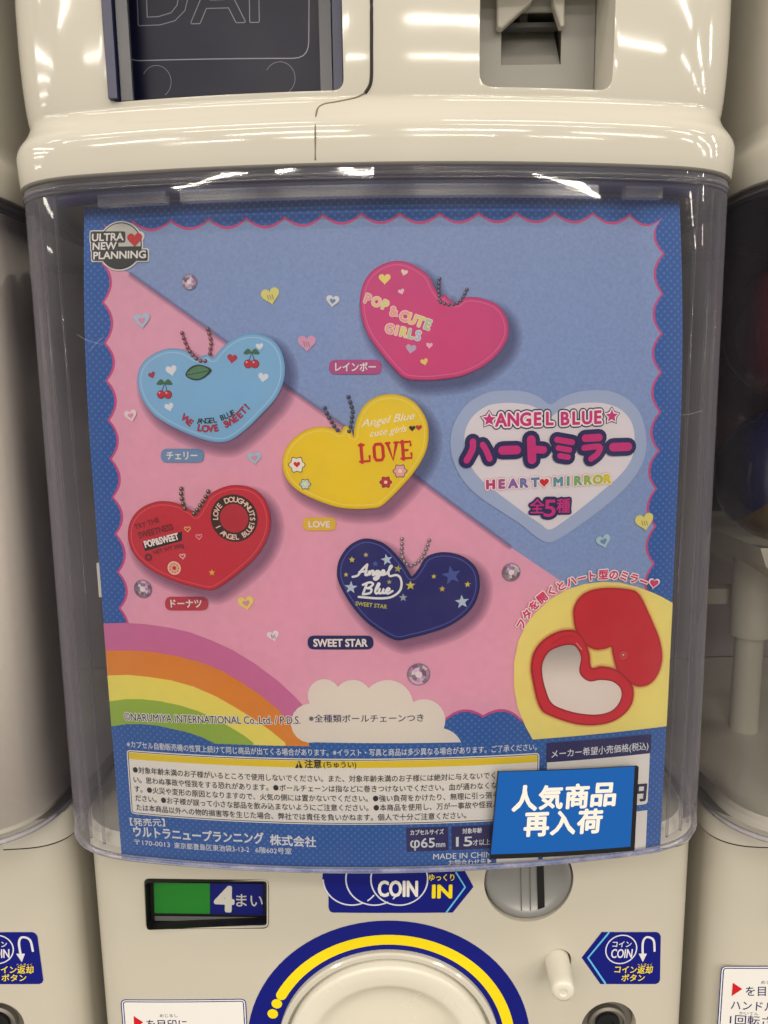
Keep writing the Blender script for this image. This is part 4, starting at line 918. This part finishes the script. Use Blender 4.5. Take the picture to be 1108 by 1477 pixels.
# title
O, K = (640, 540), 3.4625
big = smooth_loop(PP(tr(O, K, [(528, 150), (470, 110), (400, 86), (310, 80), (215, 92), (120, 145), (60, 225), (34, 320), (44, 420), (90, 520), (170, 605), (280, 680), (380, 745), (460, 810), (520, 838), (580, 815), (680, 750), (800, 660), (900, 570), (970, 480), (1005, 390), (1005, 290), (975, 190), (910, 120), (820, 82), (720, 80), (640, 95), (580, 120)])), 4)
sm = smooth_loop(PP(tr(O, K, [(528, 215), (500, 190), (440, 158), (370, 145), (290, 143), (210, 160), (140, 215), (105, 290), (105, 370), (130, 450), (190, 530), (280, 600), (400, 690), (480, 745), (524, 774), (575, 748), (680, 670), (790, 580), (880, 500), (935, 420), (950, 330), (935, 240), (880, 175), (800, 145), (710, 142), (630, 155), (570, 185)])), 4)
pr = new(); pr.poly(big, ink(166, 182, 214), 20); th = pr.done('title_heart', poster)
pr = new(); pr.poly(sm, ink(228, 222, 228), 22); pr.done('inner_heart', th)
pr = new()
def T3(t, a, b, h, lay, cols_, bolds):
    for i, (m, bd) in enumerate(zip(cols_, bolds)): pr.tpx(t, a, b, h, m, lay + 3 * i, bd)
A_, B_ = (694, 614), (890, 610)
for i, (m, g) in enumerate(((NVY, 5.2), (ink(246, 238, 236), 3.2), (MAG, 0))):
    for x, y in ((705, 605), (881, 600)): pr.poly(inset(star(POSTER.uv(x, y), 10 * PXU, 0, 0.45), -g * PXU * 0.8), m, 26 + 4 * i, cut=False)
    t1, t2 = (POSTER.uv(722, 605), POSTER.uv(792, 603)), (POSTER.uv(814, 603), POSTER.uv(861, 601))
    for t, (qa, qb) in (('ANGEL', t1), ('BLUE', t2)): pr.tpath(t, [qa.lerp(qb, k / 4) for k in range(5)], 19 * PXU, m, 26 + 4 * i, (0.045, 0.15, 0.235)[2 - i], 0.92)
# hand drawn bubble katakana
KT = [[(143, 335), (140, 375), (112, 428)], [(192, 350), (212, 385), (226, 420)], [(290, 378), (360, 376)], [(432, 325), (436, 425)], [(445, 372), (492, 376)], [(560, 325), (635, 338)], [(566, 366), (622, 376)], [(574, 405), (615, 412)], [(700, 318), (768, 314)], [(694, 366), (770, 360), (760, 395), (728, 420)], [(838, 362), (912, 360)]]
WT = [16, 15, 22, 22, 19, 15, 14, 14, 19, 15, 22]
for lay, m, g in ((40, NVY, 24), (48, MAG, 0)):
    for j, (s_, w_) in enumerate(zip(KT, WT)):
        q = PP(tr(O, K, s_)); q = smooth_loop(q, 5, False) if len(q) > 2 else q
        pr.line(q, (w_ + g) / K * PXU, m, lay + j * 0.4)
RC = [(190, 60, 120), (170, 80, 150), (140, 96, 170), (110, 110, 176), (96, 130, 180), (90, 150, 170), (100, 160, 150), (120, 170, 120), (150, 180, 90), (180, 190, 70), (214, 200, 50)]
for lay, bd, m in ((26, 0.24, ink(226, 160, 184)), (30, 0.185, ink(248, 240, 232)), (34, 0.085, None)):
    a = [POSTER.uv(707, 698).lerp(POSTER.uv(771, 695), k / 4) for k in range(5)]; b = [POSTER.uv(804, 694).lerp(POSTER.uv(875, 690), k / 5) for k in range(6)]
    pr.tpath('HEART', a, 13 * PXU, m or [ink(*c) for c in RC[:5]], lay, bd, 1.08); pr.tpath('MIRROR', b, 13 * PXU, m or [ink(*c) for c in RC[5:]], lay, bd, 1.08)
    pr.poly(heart_loop(POSTER.uv(784, 696), (7 if bd < 0.1 else 9.5 if bd < 0.2 else 10.8) * PXU), m or RED, lay, cut=False)
for lay, bd, m in ((40, 0.17, NVY), (44, 0.02, MAG)):
    pr.tpx('全', (763, 740), (783, 740), 20, m, lay, bd); pr.tpx('5', (783, 744), (799, 744), 25, m, lay, bd); pr.tpx('種', (801, 739), (820, 739), 20, m, lay, bd)
pr.done('lettering', th)

# opened mirror picture
def graded(name, c0, c1, v0, v1):
    m = pbsdf(name, c0, 0.4, 0.4); nt = m.node_tree; uv = nt.nodes.new('ShaderNodeUVMap'); sp = nt.nodes.new('ShaderNodeSeparateXYZ'); nt.links.new(uv.outputs[0], sp.inputs[0])
    mr = nt.nodes.new('ShaderNodeMapRange'); mr.interpolation_type = 'SMOOTHSTEP'; mr.inputs[1].default_value = v0; mr.inputs[2].default_value = v1; nt.links.new(sp.outputs[1], mr.inputs[0])
    mx = nt.nodes.new('ShaderNodeMix'); mx.data_type = 'RGBA'; mx.inputs[6].default_value = c0; mx.inputs[7].default_value = c1; nt.links.new(mr.outputs[0], mx.inputs[0]); nt.links.new(mx.outputs[2], nt.nodes['Principled BSDF'].inputs['Base Color'])
    return m
O, K = (700, 790), 3.957
yc = PP([(768, 1066), (757, 1046), (746, 1020), (741, 990), (741, 955), (747, 925), (757, 903), (772, 883), (792, 865), (815, 851), (842, 842), (868, 839), (893, 840), (918, 846), (940, 854), (955, 861), (967, 868)])
right = Vector((HWP - 0.00005, POSTER.uv(967, 869).y)); low = Vector((HWP - 0.00005, POSTER.uv(959.5, 1047).y))
pr = new(); pr.poly(yc + [right, low], ink(240, 226, 128, 0.02, 200), 15); mp_ = pr.done('yellow_spot', poster)
lid = smooth_loop(PP(tr(O, K, [(515, 470), (500, 400), (502, 340), (535, 280), (600, 240), (690, 226), (780, 230), (850, 244), (885, 280), (915, 340), (955, 430), (990, 520), (1005, 620), (985, 710), (940, 770), (880, 790), (830, 772), (770, 720), (742, 680), (722, 600), (714, 563), (680, 574), (620, 578), (565, 545)])), 5)
base = smooth_loop(PP(tr(O, K, [(520, 475), (480, 464), (410, 475), (330, 520), (275, 590), (257, 680), (270, 770), (290, 860), (315, 918), (350, 946), (450, 985), (560, 1008), (680, 1000), (770, 960), (830, 890), (840, 800), (805, 740), (740, 690), (660, 672), (602, 680), (590, 600), (560, 520)])), 5)
mir = smooth_loop(PP(tr(O, K, [(480, 550), (420, 560), (360, 590), (325, 650), (322, 720), (340, 800), (375, 880), (450, 918), (540, 940), (640, 945), (720, 920), (765, 860), (765, 800), (720, 760), (650, 750), (590, 758), (545, 730), (530, 690), (540, 620), (515, 566)])), 5)
pr = new()
for g, a in ((2.2, 0.08), (1.5, 0.12), (0.8, 0.2)):
    for l in (lid, base): pr.poly(inset(l, -g * PXU * 2), tint(232, 120, 50, a), 20 + (3 - g))
pr.poly(lid, ink(176, 20, 38), 25); pr.poly(inset(lid, 0.0007), ink(202, 26, 44, 0.02, 120), 27); pr.poly(base, ink(170, 18, 36), 30); pr.poly(inset(base, 0.0008), ink(206, 30, 50), 32); M_SILVER = graded('printed_silver', rgb(232, 222, 214), rgb(176, 168, 164), POSTER.uv(830, 985).y, POSTER.uv(830, 925).y); mm = pr.done('open_mirror_picture', mp_, 'red heart mirror picture with its lid swung open')
pr = new(); pr.poly(inset(mir, -0.0006), ink(150, 16, 32), 35); pr.poly(mir, M_SILVER, 37)
hb_ = POSTER.uv(898, 944); pr.band(ring(hb_, 6.2 * PXU, 5 * PXU, 24), ink(220, 100, 110), 35); pr.poly(circle(hb_, 3 * PXU, 14), ink(196, 90, 96), 35, cut=False); pr.poly(circle(hb_ + Vector((-1, 1)) * PXU, 1.2 * PXU, 8), ink(244, 220, 220), 37, cut=False)
pr.line(smooth_loop(PP(tr(O, K, [(380, 540), (440, 505), (500, 500)])), 5, False), 0.9 * PXU, ink(186, 22, 40), 36); pr.line(PP(tr(O, K, [(515, 540), (545, 575)])), 0.7 * PXU, ink(240, 150, 150), 38)
arc = PP([(751, 899), (764, 878), (782, 860), (804, 846), (830, 835), (857, 829), (884, 828), (908, 832), (926, 838)])
for lay, bd, m in ((40, 0.16, ink(246, 236, 236)), (44, 0.045, ink(214, 56, 112))):
    pr.tpath('フタを開くとハート型のミラー', arc, 14.5 * PXU, m, lay, bd)
    pr.poly(heart_loop(POSTER.uv(941, 841), (9.5 if lay == 40 else 7.2) * PXU, -0.15), m, lay, cut=False)
pr.done('caption', poster)
pr = None
# maker's logo
c = POSTER.uv(174.5, 355); WLOGO = ink(232, 230, 226); pr = new()
TX = (('ULTRA', (135, 348.5), (180, 347)), ('NEW', (136, 361), (170, 360)), ('PLANNING', (137, 374.5), (212, 372.5)))
def slab(px, pad, m, lay):
    for a, b, c_, d_ in px: pr.poly(rrect(*PP([(a - pad, b - pad), (c_ + pad, b - pad), (c_ + pad, d_ + pad), (a - pad, d_ + pad)]), (2.5 + pad * 0.5) * PXU), m, lay + random.random())
lab = [(134, 336, 181, 349), (135, 349, 171, 361), (136, 362, 213, 375)]
pr.poly(circle(c, 36.5 * PXU, 48), WLOGO, 20); slab(lab, 3.4, WLOGO, 20); pr.poly(heart_loop(POSTER.uv(196, 347), 15 * PXU), WLOGO, 20.5)
pr.poly(circle(c, 34.4 * PXU, 48), ink(60, 64, 62), 24); pr.poly(circle(c, 32.8 * PXU, 48), ink(206, 204, 196), 26)
low_ = [c + 33.5 * PXU * Vector((math.cos(math.radians(a)), math.sin(math.radians(a)))) for a in range(180, 361, 8)]; pr.poly(low_, ink(52, 58, 54), 28)
slab(lab, 1.6, ink(60, 62, 60), 30); logo = pr.done('maker_logo', poster)
pr = new()
for t, a, b in TX: pr.tpx(t, a, b, 10.8, ink(238, 236, 232), 34, 0.035)
pr.poly(heart_loop(POSTER.uv(196, 347), 11.6 * PXU), ink(200, 50, 56), 34); pr.done('lettering', logo)
# scattered ornaments
for x, y, r, rot, col, inner in ((206, 463, 12.5, 5, (176, 204, 226), (224, 150, 180)), (190, 600, 10, 12, (236, 222, 228), (224, 150, 180)), (368, 661, 10.5, 6, (170, 204, 222), (214, 150, 180)), (356, 870, 12.5, 10, (238, 222, 110), (220, 150, 180)), (480, 435, 9.5, -8, (226, 228, 224), (116, 142, 190)), (870, 781, 11.5, 15, (176, 208, 216), (116, 140, 180)),
                                 (391, 428, 13.5, 12, (232, 220, 120), None), (443, 496, 13, 0, (226, 160, 190), None), (395, 917, 9.5, 15, (238, 226, 230), None), (929, 753, 15, 12, (232, 220, 120), None)):
    pr = new(); c = POSTER.uv(x, y); pr.poly(heart_loop(c, r * PXU, math.radians(rot)), ink(*col), 20, cut=False)
    if inner: pr.poly(heart_loop(c, r * 0.45 * PXU, math.radians(rot)), ink(*inner), 23, cut=False)
    else:
        for k in (-0.25, 0.0, 0.25): pr.line([c + Vector((k - 0.1, 0.2 + random.uniform(-0.1, 0.1))) * r * PXU, c + Vector((k + 0.05, -0.3)) * r * PXU], 0.55 * PXU, ink(150, 130, 130), 23)
    pr.done('small_heart', poster)
for x, y, r in ((274, 407, 11.5), (207, 849, 14.5), (737, 825, 14), (604, 972, 17.5)):
    pr = new(); c = POSTER.uv(x, y); pr.poly(circle(c, r * PXU, 24), ink(120, 112, 142), 20, cut=False); n = 11
    for ring_, (ra_, rb2) in enumerate(((0.94, 0.66), (0.66, 0.30))):
        for i in range(n):
            a0, a1 = 2 * PI * i / n + ring_ * 0.3, 2 * PI * (i + 1) / n + ring_ * 0.3; V = lambda rr, a: c + rr * r * PXU * Vector((math.cos(a), math.sin(a)))
            g = random.uniform(120, 240); pr.poly([V(ra_, a0), V(ra_, a1), V(rb2, a1), V(rb2, a0)], ink(int(g // 12 * 12), int((g - random.uniform(6, 40)) // 12 * 12), int((g - 4) // 12 * 12)), 23 + ring_, cut=False)
    pr.poly(circle(c, r * 0.31 * PXU, 10), ink(236, 226, 232), 26, cut=False); pr.done('gem', poster)

# small print
pr = new(); pr.tpx('※カプセル自動販売機の性質上続けて同じ商品が出てくる場合があります。※イラスト・写真と商品は多少異なる場合があります。ご了承ください。', (184, 1077.5), (774, 1081.5), 9.5, ink(220, 226, 234), 10, 0.01); pr.done('notice_line', poster)
qa = PP([(181, 1081), (779, 1085), (775, 1180), (192, 1173)]); top_ = (qa[0].y + qa[1].y) / 2; bot_ = (qa[2].y + qa[3].y) / 2
lft = (qa[0].x + qa[3].x) / 2; rgt = (qa[1].x + qa[2].x) / 2
q = [Vector((lft, top_)), Vector((rgt, top_)), Vector((rgt, bot_)), Vector((lft, bot_))]
pr = new(); lp = rrect(*q, 0.0019); pr.poly(lp, WHT, 10); pr.loopline(inset(lp, 0.0005), 0.0003, BLK, 12); warn = pr.done('warning_panel', poster)
hy = POSTER.uv(480, 1107).y; q2 = [Vector((lft + 0.001, top_ - 0.0011)), Vector((rgt - 0.001, top_ - 0.0011)), Vector((rgt - 0.001, hy)), Vector((lft + 0.001, hy))]
pr = new(); pr.poly(q2, ink(236, 206, 28), 13); pr.done('yellow_header', warn)
pr = new(); pr.poly(PP([(426, 1107), (431.5, 1096), (437, 1107)]), BLK, 16); pr.tpx('!', (430.6, 1106), (432.4, 1106), 7.5, ink(236, 206, 28), 18, 0.03); pr.tpx('注意', (440, 1107), (464, 1107.3), 12, BLK, 16, 0.03); pr.tpx('(ちゅうい)', (467, 1106.5), (514, 1107), 9.5, BLK, 16, 0.02)
for i, (x, y, t) in enumerate(((193, 1114, '●対象年齢未満のお子様がいるところで使用しないでください。また、対象年齢未満のお子様には絶対に与えないでくださ'), (194, 1128, 'い。思わぬ事故や怪我をする恐れがあります。●ボールチェーンは指などに巻きつけないでください。血が通わなくなりま'),
                           (195, 1141.5, 'す。●火災や変形の原因となりますので、火気の側には置かないでください。●強い負荷をかけたり、無理に引っ張らないでく'), (196.5, 1154.5, 'ださい。●お子様が誤って小さな部品を飲み込まないようにご注意ください。●本商品を使用し、万が一事故や怪我、ま'), (198, 1168, 'たは本商品以外への物的損害等を生じた場合、弊社では責任を負いかねます。個人で十分ご注意ください。'))):
    A = POSTER.uv(x, y); n = len(t); L = (n * 10.05 if i < 4 else 484) * (POSTER.uv(500, y) - POSTER.uv(400, y)).length / 100
    L = min(L, rgt - 0.0015 - A.x); pr.text(t, A, A + Vector((L, 0)), 11 * PXU * 1.0, ink(40, 40, 44), 16, 0.010)
pr.done('lettering', warn)
pr = new(); PW = ink(226, 230, 236)
pr.tpx('【発売元】', (189, 1190), (239, 1191.5), 10.5, PW, 10, 0.02); pr.tpx('ウルトラニュープランニング', (194, 1206), (381, 1216.5), 15, PW, 10, 0.035); pr.tpx('株式会社', (390, 1218), (456, 1221.5), 14.5, PW, 10, 0.03)
pr.tpx('〒170-0013', (195, 1218), (246, 1222), 8.5, PW, 10, 0.008); pr.tpx('東京都豊島区東池袋3-13-2', (252, 1223), (360, 1229), 8.5, PW, 10, 0.01); pr.tpx('6階602号室', (369, 1229.5), (421, 1231.5), 8.5, PW, 10, 0.01)
pr.tpx('MADE IN CHINA', (625, 1239), (718, 1235), 8.5, PW, 10, 0.006); pr.tpx('お問合わせ先', (647, 1249), (701, 1246.5), 9, PW, 10, 0.01); pr.poly(PP([(703, 1237.5), (709, 1241.5), (703, 1246)]), PW, 10)
pr.done('publisher_lines', poster)
def badge(pts, head, hx, big, bx, small, sx):
    pr = new(); pr.poly(rrect(*PP(pts), 0.0005), ink(34, 30, 96), 10); o = pr.done('size_badge', poster)
    pr = new(); pr.tpx(head, *hx, 7.5, PW, 14, 0.025); pr.tpx(big, *bx, 14, PW, 14, 0.02); pr.tpx(small, *sx, 8.5, PW, 14, 0.015); pr.done('lettering', o)
badge([(586, 1193.5), (646, 1192), (647, 1226), (587, 1228)], 'カプセルサイズ', ((592, 1204), (640, 1202.5)), 'φ65', ((592, 1222), (627, 1221)), 'mm', ((629, 1221), (642, 1220.5)))
badge([(651, 1192), (724, 1188), (724, 1222), (652, 1226)], '対象年齢', ((667, 1202), (695, 1200.5)), '15', ((658, 1220), (681, 1219)), '才以上', ((682, 1219), (707, 1217.5)))
pr = new(); a = [POSTER.uv(787, 1067), POSTER.uv(938, 1060), POSTER.uv(934, 1157), POSTER.uv(790, 1166)]
xl, xr = (a[0].x + a[3].x) / 2, (a[1].x + a[2].x) / 2; yt, yb3 = a[1].y + 0.0003, POSTER.uv(934, 1159).y
lp = rrect(Vector((xl, yt)), Vector((xr, yt)), Vector((xr, yb3)), Vector((xl, yb3)), 0.0018); pr.poly(lp, WHT, 10); price = pr.done('price_panel', poster)
hd = POSTER.uv(936, 1086).y; pr = new(); pr.poly(rrect(Vector((xl - 0.0004, yt + 0.0002)), Vector((xr + 0.0004, yt + 0.0002)), Vector((xr + 0.0004, hd)), Vector((xl - 0.0004, hd)), 0.0009), ink(30, 28, 92), 13); pr.done('navy_header', price)
A = Vector((xl + 0.0018, hd + 0.0019)); pr = new(); pr.text('メーカー希望小売価格(税込)', A, Vector((xr - 0.0010, A.y)), 12.5 * PXU * 1.05, PW, 17, 0.012)
pr.tpx('円', (905, 1156), (930, 1154), 25, ink(30, 28, 80), 17, 0.04); pr.done('lettering', price)
pr = new(); b1 = POSTER.uv(933, 1168), POSTER.uv(931, 1222); pr.poly([Vector((xl - 0.001, b1[0].y)), Vector((xr, b1[0].y)), Vector((xr, POSTER.uv(931, 1224).y)), Vector((xl - 0.001, POSTER.uv(931, 1224).y))], WHT, 10)
pr.poly(PP([(714, 1180), (776, 1180), (776, 1241), (716, 1244)]), WHT, 10); blank = pr.done('white_label_area', poster)
pr = new()
for k, w in enumerate((1, 1.6, 0.8)): pr.line(PP([(917 - k * 5, 1172), (915 - k * 5, 1216)]), w * 0.4 * PXU, ink(70, 66, 80), 14)
pr.done('ruled_marks', blank)

# ================================================================== CARD STUCK ON THE CASE
CARD_O = 0.0004; c4 = [CASE.uv(717, 1111), CASE.uv(918, 1103), CASE.uv(912, 1223), CASE.uv(705, 1235)]
cen = sum(c4, Vector((0, 0))) / 4; base_z = min(p.y for p in c4)
card = thing('restock_card', 'bright blue black edged card with white Japanese lettering, stuck on the clear case', 'sign card', CASE.at(cen.x, base_z, 0.001))
cb_ = bmesh.new(); nx, ny = 14, 3
def card_pt(i, j): t, s_ = i / nx, j / ny; return c4[3].lerp(c4[2], t).lerp(c4[0].lerp(c4[1], t), s_)
fr_ = [[cb_.verts.new(CASE.at(*card_pt(i, j), 0.0020)) for i in range(nx + 1)] for j in range(ny + 1)]; bk_ = [[cb_.verts.new(CASE.at(*card_pt(i, j), 0.0006)) for i in range(nx + 1)] for j in range(ny + 1)]
for j in range(ny):
    for i in range(nx): cb_.faces.new((fr_[j][i], fr_[j][i + 1], fr_[j + 1][i + 1], fr_[j + 1][i])); cb_.faces.new((bk_[j][i], bk_[j + 1][i], bk_[j + 1][i + 1], bk_[j][i + 1]))
for i in range(nx): cb_.faces.new((fr_[0][i], bk_[0][i], bk_[0][i + 1], fr_[0][i + 1])); cb_.faces.new((fr_[ny][i], fr_[ny][i + 1], bk_[ny][i + 1], bk_[ny][i]))
for j in range(ny): cb_.faces.new((fr_[j][0], fr_[j + 1][0], bk_[j + 1][0], bk_[j][0])); cb_.faces.new((fr_[j][nx], bk_[j][nx], bk_[j + 1][nx], fr_[j + 1][nx]))
bmesh.ops.recalc_face_normals(cb_, faces=cb_.faces); obj('backing', cb_, M_BLACK, card)
FRONT = Surf(CASE.R + 0.0020, CASE.y0 - 0.0020, x0=X0)
M_CARD = pbsdf('blue_card', rgb(10, 88, 172), 0.35, 0.4)
f4 = [FRONT.uv(719.5, 1113), FRONT.uv(915.5, 1105.2), FRONT.uv(909.3, 1221), FRONT.uv(708, 1232.2)]
pr = Print(FRONT, 0.00003); pr.poly(f4, M_CARD, 1); pr.done('face', card)
pr = Print(FRONT, 0.00003); CWH = ink(232, 230, 224)
for t, x, y, h, w in (('人', 739, 1170, 35, 34), ('気', 777, 1167, 32, 33), ('商', 815, 1166, 33, 32), ('品', 852, 1163, 33, 34), ('再', 756, 1206, 34, 34), ('入', 794, 1204, 33, 34), ('荷', 832, 1202, 33, 34)):
    pr.tpx(t, (x, y), (x + w, y - w * 0.04), h, CWH, 3, 0.042)
pr.done('lettering', card)
# white clip that holds the poster's left edge
obj('poster_clip', rbox(P(137, 812, 0.014).x, P(150, 812, 0.014).x, 0.0155, 0.0175, P(140, 861, 0.016).z, P(140, 812, 0.016).z, 0.0006, 2), M_TRAY, mach)

# fine scratches in the clear plastic
for pts in (((112, 482), (124, 490), (148, 497)), ((131, 505), (140, 494), (150, 486)), ((982, 599), (996, 597), (1014, 592))):
    pr = Print(CASE, 0.00005); pr.line(smooth_loop(CASE.px(pts), 4, False), 0.00007, tint(230, 228, 236, 0.28), 1); pr.done('scratch', case)

# ------------------------------------------------------------------ lift everything built round the camera's eye level to its height
bpy.data.objects.remove(_fo); bpy.data.curves.remove(_fc)
for o in list(S.objects):
    if o.parent is None and o.type in ('MESH', 'EMPTY') and o is not wall: o.location.z += H
wall.location.z += H
